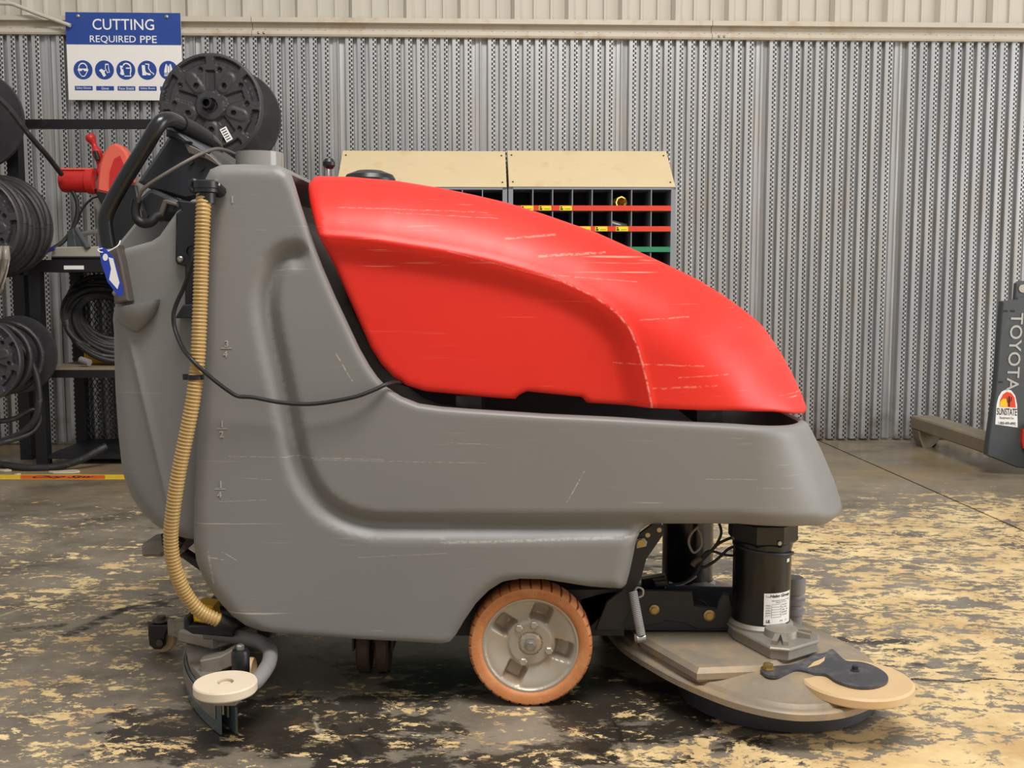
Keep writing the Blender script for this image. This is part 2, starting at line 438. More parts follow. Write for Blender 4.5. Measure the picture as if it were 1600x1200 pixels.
def relief_mesh(poly, step, rings, hfun, extra=None):
    S = outline_samples(poly, step); O = S[:, :2]; n = len(O)
    area2 = (O[:, 0]*np.roll(O[:, 1], -1)-np.roll(O[:, 0], -1)*O[:, 1]).sum()
    t = np.roll(O, -1, 0)-np.roll(O, 1, 0); t /= np.linalg.norm(t, axis=1)[:, None]+1e-12
    nr = np.stack([-t[:, 1], t[:, 0]], 1)*(1 if area2 > 0 else -1)
    pts = []
    for d in rings:
        q = O+nr*d; dd, _ = polydist(q, O); ok = inside(q, O) & (dd > .92*d); pts.append(q[ok])
    mn, mx = O.min(0), O.max(0)
    gx, gy = np.meshgrid(np.arange(mn[0], mx[0], step), np.arange(mn[1], mx[1], step*.87))
    gx = gx+(np.arange(gx.shape[0]) % 2)[:, None]*step*.5
    g = np.stack([gx.ravel(), gy.ravel()], 1); ok = inside(g, O); g = g[ok]
    dd, _ = polydist(g, O); g = g[dd > (max(rings) if rings else 0)+step*.4]; pts.append(g)
    if extra is not None: pts.append(extra)
    Q = np.concatenate(pts)
    allp = np.concatenate([O, Q])
    v2, e, f, _, _, _ = delaunay_2d_cdt([Vector(p) for p in allp], [(i, (i+1) % n) for i in range(n)], [], 1, 1e-6)
    V = np.array([(p.x, p.y) for p in v2]); dd, idx = polydist(V, O)
    at = S[idx, 2:] if S.shape[1] > 2 else None
    h = hfun(V[:, 0], V[:, 1], dd, at)
    bnd = []
    loc = {tuple(np.round(p, 6)): i for i, p in enumerate(V)}
    for p in O:
        i = loc.get(tuple(np.round(p, 6)))
        if i is None: i = int(((V-p)**2).sum(1).argmin())
        bnd.append(i)
    return V, h, [tuple(t) for t in f], bnd, S
def sstep(x, a, b):
    t = np.clip((x-a)/(b-a), 0, 1); return t*t*(3-2*t)
def qround(d, r):
    d = np.minimum(d, r); return r-np.sqrt(np.maximum(0, r*r-(r-d)**2))
def along(poly, step, offs):
    q = [Vector((a, b, 0)) for a, b in poly]; q = resample(smooth_path(q, 12), step); out = []
    for i in range(1, len(q)-1):
        t = (q[i+1]-q[i-1]).normalized()
        for o_ in offs: out.append((q[i].x-t.y*o_, q[i].y+t.x*o_))
    return np.array(out)
def two_sided(V, h, f, bnd, yc, lip=None, lipdepth=0):
    """mirror a relief (h = y of the near face) about y=yc and bridge the rims"""
    mb = MB(); n = len(V)
    mb.add([(V[i, 0], h[i], V[i, 1]) for i in range(n)], f)
    mb.add([(V[i, 0], 2*yc-h[i], V[i, 1]) for i in range(n)], [t[::-1] for t in f])
    m = len(bnd)
    if lip is None:
        for a in range(m):
            i, j = bnd[a], bnd[(a+1) % m]
            mb.f.append((i, j, j+n, i+n))
    else:
        rows = [[], []]
        for a in range(m):
            i = bnd[a]; x, z = V[i]; dx, dz = lip[a]
            y0 = h[i]; t = .022 if (dx or dz) else 0
            y1 = min(y0+.022, yc); y2 = min(y0+.024, yc)
            rows[0].append((x, y1, z)); rows[1].append((x+dx, y2, z+dz))
        b = len(mb.v)
        for r_ in rows: mb.v += r_
        for r_ in rows: mb.v += [(x, 2*yc-y, z) for x, y, z in r_]
        for a in range(m):
            c = (a+1) % m; i, j = bnd[a], bnd[c]
            mb.f += [(i, j, b+c, b+a), (b+a, b+c, b+m+c, b+m+a), (b+m+a, b+m+c, b+3*m+c, b+3*m+a),
                     (b+3*m+a, b+3*m+c, b+2*m+c, b+2*m+a), (b+2*m+a, b+2*m+c, j+n, i+n)]
    return mb

# ================================================================== SETTING
# floor: two concrete slabs with an open joint, over a dark bed
def slab(a, b, name):
    mb = MB(); mb.loft([[Vector((x, y, -.12)) for x, y in a], [Vector((x, y, 0)) for x, y in a]])
    return mb
ja, jb = Zp(1283, 690), Zp(1480, 777)
jd = (ja-jb).normalized()
jn = Vector((jd.y, -jd.x, 0))
def jp(y, off): t = (y-ja.y)/jd.y; p = ja+jd*t+jn*off; return (p.x, y)
floor_o = MB().box((-9, -5, -.20), (9, 6.9, -.10)).build('floor', 'frame_black', smooth=0); struct(floor_o)
m_ = MB(); pl = [(-9, -5), jp(-5, -.005), jp(6.9, -.005), (-9, 6.9)]
m_.loft([[Vector((x, y, -.10)) for x, y in pl], [Vector((x, y, 0)) for x, y in pl]]); m_.build('concrete_slab', 'floor', floor_o, smooth=0)
m_ = MB(); pl = [jp(-5, .005), (9, -5), (9, 6.9), jp(6.9, .005)]
m_.loft([[Vector((x, y, -.10)) for x, y in pl], [Vector((x, y, .001)) for x, y in pl]]); m_.build('concrete_slab', 'floor', floor_o, smooth=0)

# back wall: corrugated perforated sheets on a backing wall
ZT = WL(800, 60).z; ZTT = WL(800, 30, .05).z
def wall_obj(o, x=0, y=0, z=0):
    o.matrix_world = WM @ Matrix.Translation((x, y, z)); WMAT[o.name] = o.matrix_world.copy(); return o
wb = MB().box((-5, .006, -.1), (5, .12, ZT+.01)).build('wall_back', 'galv_light', smooth=0); wall_obj(wb); struct(wb)
PITCH = .06775; NR = 12; SW = PITCH*NR
prof = [(.0, 0), (.0035, -.030), (.007, -.0335), (.011, -.0340), (.044, -.0340), (.0475, -.0325), (.0510, 0)]
def sheet_mesh():
    pr = []
    for i in range(NR):
        if i == NR-1: pr += [(i*PITCH+x, y) for x, y in [(.0, 0), (.003, -.010), (.022, -.012), (.030, -.020), (.034, -.020), (.037, -.004), (.055, 0)]]
        else: pr += [(i*PITCH+x, y) for x, y in prof]
    pr.append((SW-.0005, 0))
    mb = MB(); zt = ZT+.03
    mb.loft([[Vector((x, y, .012)) for x, y in pr], [Vector((x, y, zt)) for x, y in pr]], caps=False, closed=False)
    return mb
x0 = WL(752, 300).x+PITCH*.5
first = None
for k in range(-4, 4):
    if first is None:
        o = sheet_mesh().build('corrugated_sheet', 'galv', wb, smooth=20); first = o
    else:
        o = bpy.data.objects.new('corrugated_sheet', first.data); COL.objects.link(o); o.parent = wb
    o.location = (x0+k*SW, 0, 0)
# upper ribbed liner
wu = MB().box((-5, .03, ZT), (5, .05, 3.2)).build('wall_upper', 'cream_paint', smooth=0); wall_obj(wu); struct(wu)
RP = .309
pr = []
for i in range(3):
    b = i*RP
    pr += [(b, 0), (b+.020, -.036), (b+.048, -.036), (b+.068, 0), (b+.125, 0), (b+.130, -.012), (b+.142, -.012), (b+.150, 0), (b+.222, 0), (b+.227, -.012), (b+.239, -.012), (b+.247, 0)]
pr.append((3*RP-.002, 0))
first = None
for k in range(-4, 6):
    if first is None:
        mb = MB().loft([[Vector((x, y+.022, ZT)) for x, y in pr], [Vector((x, y+.022, 3.2)) for x, y in pr]], caps=False, closed=False)
        o = mb.build('ribbed_panel', 'cream_paint', wu, smooth=20); first = o
    else:
        o = bpy.data.objects.new('ribbed_panel', first.data); COL.objects.link(o); o.parent = wu
    o.location = (WL(545, 15).x+k*3*RP, 0, 0)
# capping rail in three lengths
zb, zt = WL(800, 59, .05).z, WL(800, 29, .05).z
zh = zt-zb
tp = [(.004, zb), (-.050, zb), (-.055, zb+.10*zh), (-.050, zb+.30*zh), (-.022, zb+.36*zh), (-.022, zb+.66*zh), (-.062, zb+.70*zh), (-.058, zt-.004), (-.040, zt), (.004, zt)]
ends = [-5, WL(393, 40, .05).x, WL(1113, 45, .05).x, 5]
for k in range(3):
    o = MB().loft([[Vector((ends[k]+.0015, y, z)) for y, z in tp], [Vector((ends[k+1]-.0015, y, z)) for y, z in tp]]).build('trim_%d' % (k+1), 'trim_paint', smooth=25)
    wall_obj(o); struct(o)
    for q in range(2):
        xs = ends[k]+.04+q*.03 if k else -2.3-q*.06
        s_ = MB().lathe([(.008, 0), (.008, -.003), (.004, -.006), (.001, -.0065)], (xs, -.053, zb+.15*zh), 'Y', 12).build('screw', 'steel', o)

# ================================================================== BACKGROUND THINGS
# ---- sign
def wroot(name, label, cat, p, group=None):
    g = WM @ p; return root(name, label, cat, g, YAW, group)
c0, c1 = WL(102, 19, .075), WL(286, 157, .075)
sw, sh = c1.x-c0.x, c0.z-c1.z
sg = wroot('safety_sign', 'blue and white cutting sign with round protective gear symbols on the wall', 'sign', Vector((c0.x, c0.y, c1.z)))
MB().box((0, 0, 0), (sw, .006, sh)).build('panel', 'sign_white', sg, smooth=0)
hb = sh*.635
hd = MB().box((0, -.0012, hb), (sw, 0, sh)).build('header', 'sign_blue', sg, smooth=0)
def sgt(s, cx, cz, m, w=None, h=None, par=None, y=-.0022, name='lettering', bold=0):
    mb = text_mb(s, lambda a, b: Vector((a, y, b)), w, h, bold)
    mx = max(v[0] for v in mb.v); mz = max(v[2] for v in mb.v)
    mb.v = [(v[0]+cx-mx/2, v[1], v[2]+cz-mz/2) for v in mb.v]
    return mb.build(name, m, par, smooth=0)
sgt('CUTTING', sw*.50, sh*.865, 'print_white', sw*.535, sh*.125, sg, bold=.004)
sgt('REQUIRED', sw*.405, sh*.692, 'print_white', sw*.40, sh*.092, sg, bold=.004); sgt('PPE', sw*.715, sh*.697, 'print_white', sw*.145, sh*.082, sg, bold=.004)
for k in (.11, .88):
    MB().lathe([(.011, 0), (.010, -.004), (.005, -.0075), (.001, -.008)], (sw*k, -.0012, sh*.955), 'Y', 16).build('rivet', 'steel', sg)
caps_ = ['Safety Glasses', 'Gloves', 'Face Shield', 'Safety Boots', 'Hi-Vis Vest']
def flat(par, polys, cx, cz, k, m, y):
    mb = MB()
    for p in polys: mb.prism([(cx+a*k, cz+b*k) for a, b in p], XZ(0), y, y-.0006)
    return mb.build('symbol', m, par, smooth=0)
head = [(-.48, .1), (-.45, .42), (-.25, .68), (0, .75), (.25, .68), (.45, .42), (.48, .1), (.58, 0), (.48, -.18), (.36, -.45), (.15, -.72), (-.15, -.72), (-.36, -.45), (-.48, -.18), (-.58, 0)]
headi = [(a*.82, b*.84-.01) for a, b in head]
gl = [[(-.52, .12), (.52, .12), (.50, -.02), (.42, -.14), (.14, -.14), (.06, .0), (-.06, .0), (-.14, -.14), (-.42, -.14), (-.50, -.02)]]
glove = [(-.30, -.20), (-.05, -.66), (.22, -.52), (.05, -.10), (.20, -.02), (.16, .06), (-.02, .02), (-.12, .14), (-.20, .12), (-.24, .20), (-.34, .14), (-.42, .10), (-.50, .0)]
glove = [(a-.05, b-.08) for a, b in glove]
glove2 = [(.06, .12), (.10, .62), (.18, .68), (.24, .60), (.30, .70), (.36, .60), (.44, .66), (.50, .1), (.56, -.26), (.26, -.34), (.22, -.1)]
glove2i = [(.14, .16), (.18, .52), (.42, .52), (.42, .1), (.48, -.20), (.32, -.26), (.28, -.06)]
fs1 = [(-.62, .46), (-.30, .46), (-.26, .0), (-.16, -.50), (-.40, -.56), (-.62, -.40), (-.52, -.1)]
fs2 = [(-.30, .46), (-.22, .66), (0, .76), (.28, .72), (.50, .55), (.60, .25), (.60, -.1), (.52, -.35), (.56, -.68), (-.16, -.68), (-.14, -.58), (.46, -.58), (.42, -.3), (.50, .1), (.50, .22), (.40, .45), (.2, .60), (0, .64), (-.12, .55), (-.18, .46)]
fs3 = [(.02, .26), (.52, .26), (.52, .14), (.02, .14)]
bt = [(-.56, .52), (-.22, .52), (-.20, 0), (-.10, -.24), (.34, -.36), (.36, -.52), (.05, -.52), (0, -.44), (-.10, -.44), (-.12, -.54), (-.52, -.54), (-.52, -.2)]
bt2 = [(-.18, .70), (.26, .66), (.20, .20), (.44, -.16), (.72, -.34), (.72, -.46), (.62, -.46), (.62, -.36), (.36, -.22), (.10, .20), (.15, .56), (-.18, .60)]
vs_ = [[(-.46, -.26), (-.42, .1), (-.26, .66), (-.16, .66), (-.16, -.26)], [(.46, -.26), (.42, .1), (.26, .66), (.16, .66), (.16, -.26)], [(-.10, -.26), (-.10, .60), (0, .34), (.10, .60), (.10, -.26)], [(-.46, -.34), (.46, -.34), (.46, -.42), (-.46, -.42)], [(-.46, -.50), (.46, -.50), (.46, -.60), (-.46, -.60)]]
rr = sw*.0825
for k in range(5):
    cx = sw*(.135+k*.1865); cz = sh*.345
    dsc = MB().prism(disc(cx, cz, rr, 40), XZ(0), -.0004, -.0012).build('symbol_disc', 'sign_blue', sg, smooth=0)
    if k == 0: flat(dsc, [head], cx, cz, rr, 'print_white', -.0016); flat(dsc, [headi], cx, cz, rr, 'sign_blue', -.0024); flat(dsc, gl, cx, cz, rr, 'print_white', -.0032)
    if k == 1: flat(dsc, [glove2], cx, cz, rr, 'print_white', -.0016); flat(dsc, [glove2i], cx, cz, rr, 'sign_blue', -.0024); flat(dsc, [glove], cx, cz, rr, 'print_white', -.0032)
    if k == 2: flat(dsc, [fs1, fs3], cx, cz, rr, 'print_white', -.0016); flat(dsc, [fs2], cx, cz, rr, 'print_white', -.0024); flat(dsc, [disc(-.32, .18, .08, 12)], cx, cz, rr, 'sign_blue', -.0024)
    if k == 3: flat(dsc, [bt, bt2], cx, cz, rr, 'print_white', -.0016)
    if k == 4: flat(dsc, vs_, cx, cz, rr, 'print_white', -.0016)
    bw = sw*.155; bz = sh*.135; bh = sh*.05
    cp = MB().box((cx-bw/2, -.001, bz-bh/2), (cx+bw/2, 0, bz+bh/2)).build('caption_bar', 'sign_blue', sg, smooth=0)
    sgt(caps_[k], cx, bz, 'print_white', bw*(.82 if k != 1 else .42), bh*.62, cp, -.0016)

# ---- conduit at the top left
def on_wall(pts, off): return [WM @ WL(u, v, off) for u, v in pts]
o = MB().tube(smooth_path(on_wall([(-60, 3), (0, 5), (18, 6), (32, 11), (52, 19), (74, 27), (110, 40)], .10)), .011, 12).build('conduit_pipe', 'cream_paint')
tag(o, 'thin cream conduit pipe curving down onto the rail above the sign', 'pipe')

# ---- two parts cabinets
def cabinet(pl, pr_, label, first_col_vis):
    off = .42
    a = WL(pl, 292, off); b = WL(pr_, 292, off); W = b.x-a.x; zt = a.z; dp = .30
    rt = wroot('parts_cabinet', label, 'cabinet', Vector((a.x, -off, 0)), 'sloped-top parts cabinets')
    nc = 8; cw = (W-.05)/nc; rh = .1115
    body = MB()
    body.box((0, 0, 0), (.025, dp, zt)); body.box((W-.025, 0, 0), (W, dp, zt)); body.box((0, dp-.01, 0), (W, dp, zt))
    body.box((0, 0, zt-.012), (W, dp, zt)); body.box((0, .0, 0), (W, dp, .12))
    body.build('carcass', 'bin_grey', rt, smooth=0)
    MB().box((.025, dp-.014, .12), (W-.025, dp-.011, zt-.012)).build('back_panel', 'bin_dark', rt, smooth=0)
    nrow = int((zt-.14)/rh)
    ztop = WL(pl, 236, .10).z
    sl = (.03, dp+.02)
    hd = MB(); hd.loft([[Vector((.003, -.004, zt+.001)), Vector((.003, dp+.015, zt+.001)), Vector((.003, dp+.015, ztop)), Vector((.003, dp, ztop))],
                        [Vector((W-.003, -.004, zt+.001)), Vector((W-.003, dp+.015, zt+.001)), Vector((W-.003, dp+.015, ztop)), Vector((W-.003, dp, ztop))]])
    h_ = hd.build('sloped_hood', 'bin_tan', rt, smooth=0)
    nrm = Vector((0, -(ztop-zt), dp)).normalized()
    for fx in (.025, W-.025):
        for t in (.12, .86):
            p = Vector((fx, -.004+(dp+.004)*t, zt+(ztop-zt)*t))
            MB().tube([p, p+Vector((0, -.004, .004))], .0045, 8).build('screw', 'frame_black', h_)
    for r_ in range(nrow):
        z = zt-.012-(r_+1)*rh
        if z < .13: break
        MB().box((.025, .001, z-.002), (W-.025, dp-.014, z+.002)).build('shelf', 'bin_grey', rt, smooth=0)
        m = 'strip_red' if r_ < 2 else 'strip_green'
        st = MB().box((.026, -.006, z-.004), (W-.026, .0005, z+.024)).build('label_strip', m, rt, smooth=0)
        labs = {0: (.4, 1.3, 2.35), 1: (4.15, 5.2, 3.3), 2: ()}.get(r_, ())
        for q in labs:
            xx = .025+cw*q
            lb = MB().box((xx, -.0072, z-.003), (xx+cw*.62, -.006, z+.022)).build('yellow_label', 'label_yellow', st, smooth=0)
            MB().box((xx+.004, -.0080, z+.000), (xx+.018, -.0072, z+.009)).box((xx+.004, -.0080, z+.012), (xx+.014, -.0072, z+.019)).box((xx+.028, -.008, z+.004), (xx+cw*.55, -.0072, z+.006)).build('print', 'print_dark', lb, smooth=0)
    for c in range(1, nc):
        MB().box((.025+c*cw-.0025, .002, .12), (.025+c*cw+.0025, dp-.014, zt-.012)).build('divider', 'bin_grey', rt, smooth=0)
    return rt, a, W, zt, cw, rh
cabinet(525, 792.5, 'left parts cabinet with tan sloped hood, behind the red tank', 6)
cb, ca, cW, czt, ccw, crh = cabinet(794.5, 1056, 'right parts cabinet with red and green label strips beside bare wall', 0)
# fittings lying in the bins
def in_cab(x, y, z): return cb.matrix_basis @ Vector((x, y, z))
M4 = WMAT[cb.name]
def local_thing(name, label, cat, mb, m, loc):
    g = M4 @ Vector(loc); o = mb.build(name, m, None); o.location = g; o.rotation_euler = (0, 0, YAW); tag(o, label, cat); return o
fx = .025+ccw*5.45; fz = czt-.012-crh+.005
mb = MB(); mb.lathe([(.030, -.02), (.036, -.02), (.036, .0), (.033, .004), (.033, .03), (.022, .03), (.022, -.012), (.030, -.02)], (0, 0, 0), 'Y', 8, caps=False)
mb.lathe([(.029, .03), (.029, .09), (.018, .09), (.018, .03)], (0, 0, 0), 'Y', 20)
o = local_thing('brass_fitting', 'brass hexagonal pipe fitting in the top row of the right cabinet', 'fitting', mb, 'brass', (fx, .04, fz+.036)); o.rotation_euler = (0, 0, YAW+.35)
mb = MB().tube([(-.035, 0, .040), (.0, .01, .030), (.05, .03, .020)], [.016, .018, .018], 14)
local_thing('steel_fitting', 'bright steel fitting in the second row of the right cabinet', 'fitting', mb, 'steel', (.025+ccw*5.35, .05, czt-.012-2*crh+.005))

# ---- reels: front flange relief, rear flange, drum
def flange_h(x, z, d, at, Rr):
    r = np.hypot(x, z)/Rr; a = np.arctan2(z, x); h = np.zeros_like(x)
    def box(v, lo, hi, e): return sstep(v, lo-e, lo+e)*(1-sstep(v, hi-e, hi+e))
    for k in range(8):
        c = (k+.5)*PI/4; da = np.abs((a-c+PI) % (2*PI)-PI)
        h += .020*box(r, .80, .925, .012)*(1-sstep(da, .27, .31))
    for k in range(5):
        c = PI/2+k*2*PI/5; ca, sa = math.cos(c), math.sin(c)
        u = (x*ca+z*sa)/Rr; v_ = (-x*sa+z*ca)/Rr
        h += .014*box(u, .30, .66, .02)*(1-sstep(np.abs(v_), .075, .105))
        c2 = c+PI/5; ca, sa = math.cos(c2), math.sin(c2)
        u = (x*ca+z*sa)/Rr; v_ = (-x*sa+z*ca)/Rr
        oval = np.hypot(np.maximum(np.abs(u-.52)-.10, 0), v_)
        h -= .006*(1-sstep(oval, .095, .125))
        h += .022*(1-sstep(np.hypot(u-.46, v_), .035, .055))
        for s_ in (-.33, .33):
            c3 = c+s_*.8; h += .016*(1-sstep(np.hypot(x/Rr-.70*math.cos(c3), z/Rr-.70*math.sin(c3)), .03, .055))
    h -= .010*(1-sstep(r, .27, .29))
    h += .012*(1-sstep(r, .12, .14))
    h += .006*sstep(r, .955, .985)
    return h
_fl = {}
def flange(Rr):
    if Rr not in _fl:
        n = 96; poly = [(Rr*math.cos(2*PI*k/n), Rr*math.sin(2*PI*k/n)) for k in range(n)]
        V, h, f, bnd, S = relief_mesh(poly, Rr/42, [Rr*.02, Rr*.045], lambda x, z, d, at: flange_h(x, z, d, at, Rr))
        mb = MB(); mb.add([(V[i, 0], h[i], V[i, 1]) for i in range(len(V))], f)
        b = len(mb.v); m = len(bnd)
        mb.v += [(V[i, 0], .034, V[i, 1]) for i in bnd]
        for a in range(m): mb.f.append((bnd[a], bnd[(a+1) % m], b+(a+1) % m, b+a))
        mb.f.append(tuple(range(b, b+m)))
        _fl[Rr] = mb
    return _fl[Rr]
def reel(u, v, Y, rpx, label, width, hose=None, rot=0, sticker=False, pipe=True):
    Rr = rpx*Y/F; c = P(u, v, Y)
    rt = root('hose_reel', label, 'reel', (c.x, c.y, c.z), 0, 'plastic hose reels on the left rack')
    mb = flange(round(Rr, 3)); q = MB(); ca, sa = math.cos(rot), math.sin(rot)
    q.add([(x*ca-z*sa, y, x*sa+z*ca) for x, y, z in mb.v], mb.f); q.build('front_flange', 'spool_black', rt, smooth=40)
    MB().lathe([(Rr*.1, width-.012), (Rr*.985, width-.012), (Rr, width-.004), (Rr, width+.004), (Rr*.98, width+.010), (Rr*.1, width+.010)], (0, 0, 0), 'Y', 64).build('rear_flange', 'spool_black', rt)
    MB().lathe([(Rr*.5, .03), (Rr*.5, width-.01)], (0, 0, 0), 'Y', 40).build('drum', 'spool_black', rt)
    if pipe: MB().lathe([(Rr*.105, -.06), (Rr*.105, .04), (Rr*.07, .04), (Rr*.07, -.06), (Rr*.105, -.06)], (-.005, 0, .005), 'Y', 20, caps=False).build('axle_pipe', 'black_plastic', rt)
    if sticker:
        a = R(-62); d = Vector((math.cos(a), 0, math.sin(a))); n_ = Vector((-d.z, 0, d.x))
        p = d*Rr*.62; s_ = MB(); aa, bb = d*.034, n_*.017; y = Vector((0, -.0015, 0))
        pts = [p-aa-bb+y, p+aa-bb+y, p+aa+bb+y, p-aa+bb+y]
        s_.loft([pts, [q_+Vector((0, .003, 0)) for q_ in pts]]); st = s_.build('sticker', 'white_paper', rt, smooth=0)
        t_ = MB()
        for i in range(5):
            e = p-aa*.8+aa*.36*i; t_.loft([[e-bb*.7+y*1.7, e+aa*.12-bb*.7+y*1.7, e+aa*.12+bb*.6+y*1.7, e+bb*.6+y*1.7], [e-bb*.7+y, e+aa*.12-bb*.7+y, e+aa*.12+bb*.6+y, e+bb*.6+y]])
        t_.build('print', 'print_dark', st, smooth=0)
    if hose:
        n, rh, r0 = hose
        for i in range(n):
            y = .06+(width-.09)*(i+.5)/n; rad = r0*Rr*(1+random.uniform(-.05, .05)); dx, dz = random.uniform(-.012, .012), random.uniform(-.012, .012)
            ring = [(dx+rad*math.cos(t*2*PI/48), y+.010*math.sin(t*2*PI/48*2+i), dz+rad*math.sin(t*2*PI/48)) for t in range(49)]
            MB().tube(ring, rh, 10).build('hose_winding', 'hose_black', rt)
    return rt, c, Rr
R1 = reel(329, 165, 5.15, 79, 'empty black plastic hose reel with white sticker above the machine handle', .42, None, R(0), True)
R2 = reel(-104, 168, 5.05, 80, 'bare black reel cut off at the left edge, level with the sign', .40, None, R(20), False, False)
R3 = reel(-46, 350, 4.95, 76, 'reel at left edge wound with dusty black hose beside the saw', .36, (7, .019, .98), R(10), False, False)
R4 = reel(-33, 563, 4.95, 66, 'lowest reel at left edge with loose hose loops near the floor', .40, (2, .016, .9), R(33), False, False)
# loose loops of hose below the low reel
g = R4[1]
pts = smooth_path([P(-20, 520, 5.2), P(30, 540, 5.2), P(56, 585, 5.2), P(60, 640, 5.2), P(40, 672, 5.2), P(0, 690, 5.2), P(-30, 690, 5.2)])
MB().tube(pts, .016, 12).build('loose_loop', 'hose_black', R4[0], local=False)
pts = smooth_path([P(-20, 660, 5.15), P(20, 655, 5.2), P(52, 640, 5.24), P(62, 655, 5.26), P(48, 676, 5.22), P(10, 690, 5.15), P(-30, 698, 5.1)])
MB().tube(pts, .013, 12).build('loose_loop', 'hose_black', R4[0], local=False)
# cling film hanging from the middle reel
mb = MB(); rows = []
for i, (u0, u1, v) in enumerate([(-12, 14, 384), (-14, 16, 405), (-12, 12, 425), (-12, 8, 440), (-10, 4, 452), (-14, 0, 462)]):
    rows.append([P(u0+(u1-u0)*t/8, v, 4.92-.02*math.sin(t*2.1+i*1.3)) for t in range(9)])
mb.loft(rows, caps=False, closed=False)
o = mb.build('plastic_film', 'plastic_film'); tag(o, 'crumpled clear plastic film hanging off the wound hose reel', 'film')
md = o.modifiers.new('thick', 'SOLIDIFY'); md.thickness = .003

# ---- rack that carries the reels
rk = root('reel_rack', 'black steel rack with long beam carrying the hose reels', 'rack', (-2.9, 5.5, 0))
YB = 5.62
a, b = P(36, 194, YB), P(358, 194, YB)
MB().box((a.x-.9, YB-.02, a.z-.022), (b.x, YB+.03, a.z+.022)).build('beam', 'black_steel', rk, local=False, smooth=0)
p = P(26, 300, YB); MB().box((p.x-.03, YB-.03, 0), (p.x+.03, YB+.04, a.z+.02)).build('post', 'black_steel', rk, local=False, smooth=0)
p = P(352, 300, YB); MB().box((p.x-.03, YB-.03, 0), (p.x+.03, YB+.04, a.z+.02)).build('post', 'black_steel', rk, local=False, smooth=0)
p = P(0, 419, YB); MB().box((p.x-.6, YB-.03, p.z-.035), (P(60, 419, YB).x, YB+.02, p.z+.03)).build('beam', 'black_steel', rk, local=False, smooth=0)
for (q, w_) in ((R1, .42), (R2, .40), (R3, .36), (R4, .40)):
    c = q[1]; MB().tube([(c.x, c.y+w_+.0105, c.z), (c.x, YB, c.z)], .028, 14).build('spindle', 'black_steel', rk, local=False)
    if q in (R1,):
        MB().box((c.x-.02, YB-.012, a.z), (c.x+.02, YB+.012, c.z+.03)).build('spindle_bracket', 'black_steel', rk, local=False, smooth=0)
    if q in (R4, R3, R2):
        MB().box((c.x-.02, YB-.02, c.z-.03), (P(30, 300, YB).x, YB+.012, c.z+.03)).build('spindle_bracket', 'black_steel', rk, local=False, smooth=0)

# ---- mesh bench
YF, YR = 5.43, 6.0
bl = P(57, 727, YF).x; br = bl+.80; bt_ = P(60, 406, YF).z; s5 = P(100, 574, YF).z
bn = root('mesh_bench', 'black steel bench with expanded-mesh back and shelf, under the red saw', 'bench', (bl+.5, YF+.25, 0))
PW = .058
MB().box((bl, YF, bt_-.062), (br, YR, bt_)).build('top_frame', 'black_steel', bn, local=False, smooth=0)
for (x, y) in ((bl, YF), (br-PW, YF), (bl, YR-PW), (br-PW, YR-PW)):
    MB().box((x, y, 0), (x+PW, y+PW, bt_-.062)).build('leg', 'black_steel', bn, local=False, smooth=0)
MB().box((bl+PW, YF+.005, s5-.014), (br-PW, YR-.02, s5)).build('shelf', 'fork_dusty', bn, local=False, smooth=0)
MB().box((bl+PW, YF+.008, s5-.055), (br-PW, YF+.03, s5-.0145)).build('shelf_rail', 'black_steel', bn, local=False, smooth=0)
MB().box((bl+PW, YF+.01, .03), (br-PW, YR-.02, .055)).build('bottom_shelf', 'black_steel', bn, local=False, smooth=0)
for (z0, z1) in ((s5, bt_-.06), (.055, s5-.02)):
    mb = MB(); x0_, x1_ = bl+PW*.5, br-PW*.5; st = .026; y = YR-.03; hh = z1-z0
    k = x0_-hh*.6
    while k < x1_:
        for sgn in (1, -1):
            # line z = z0..z1 with x shift .6*h
            a0, a1 = (k, k+hh*.6) if sgn > 0 else (k+hh*.6, k)
            t0 = 0; t1 = 1
            def cl(xa, xb):
                lo, hi = 0., 1.
                for (A, B, s_) in ((xa-x0_, xb-x0_, 1), (x1_-xa, x1_-xb, 1)):
                    if A < 0 and B < 0: return None
                    if A < 0: lo = max(lo, A/(A-B))
                    elif B < 0: hi = min(hi, A/(A-B))
                return (lo, hi) if hi > lo else None
            c_ = cl(a0, a1)
            if c_:
                lo, hi = c_; pa = Vector((a0+(a1-a0)*lo, y, z0+hh*lo)); pb = Vector((a0+(a1-a0)*hi, y, z0+hh*hi))
                mb.tube([pa, pb], .0028, 3)
        k += st
    o = mb.build('expanded_mesh', 'frame_black', bn, local=False, smooth=0); o['kind'] = 'stuff'
o = MB().box((P(100, 417, YF).x, YF-.002, P(100, 421, YF).z), (P(131, 417, YF).x, YF, P(100, 415, YF).z)).build('white_label', 'white_paper', bn, local=False, smooth=0)
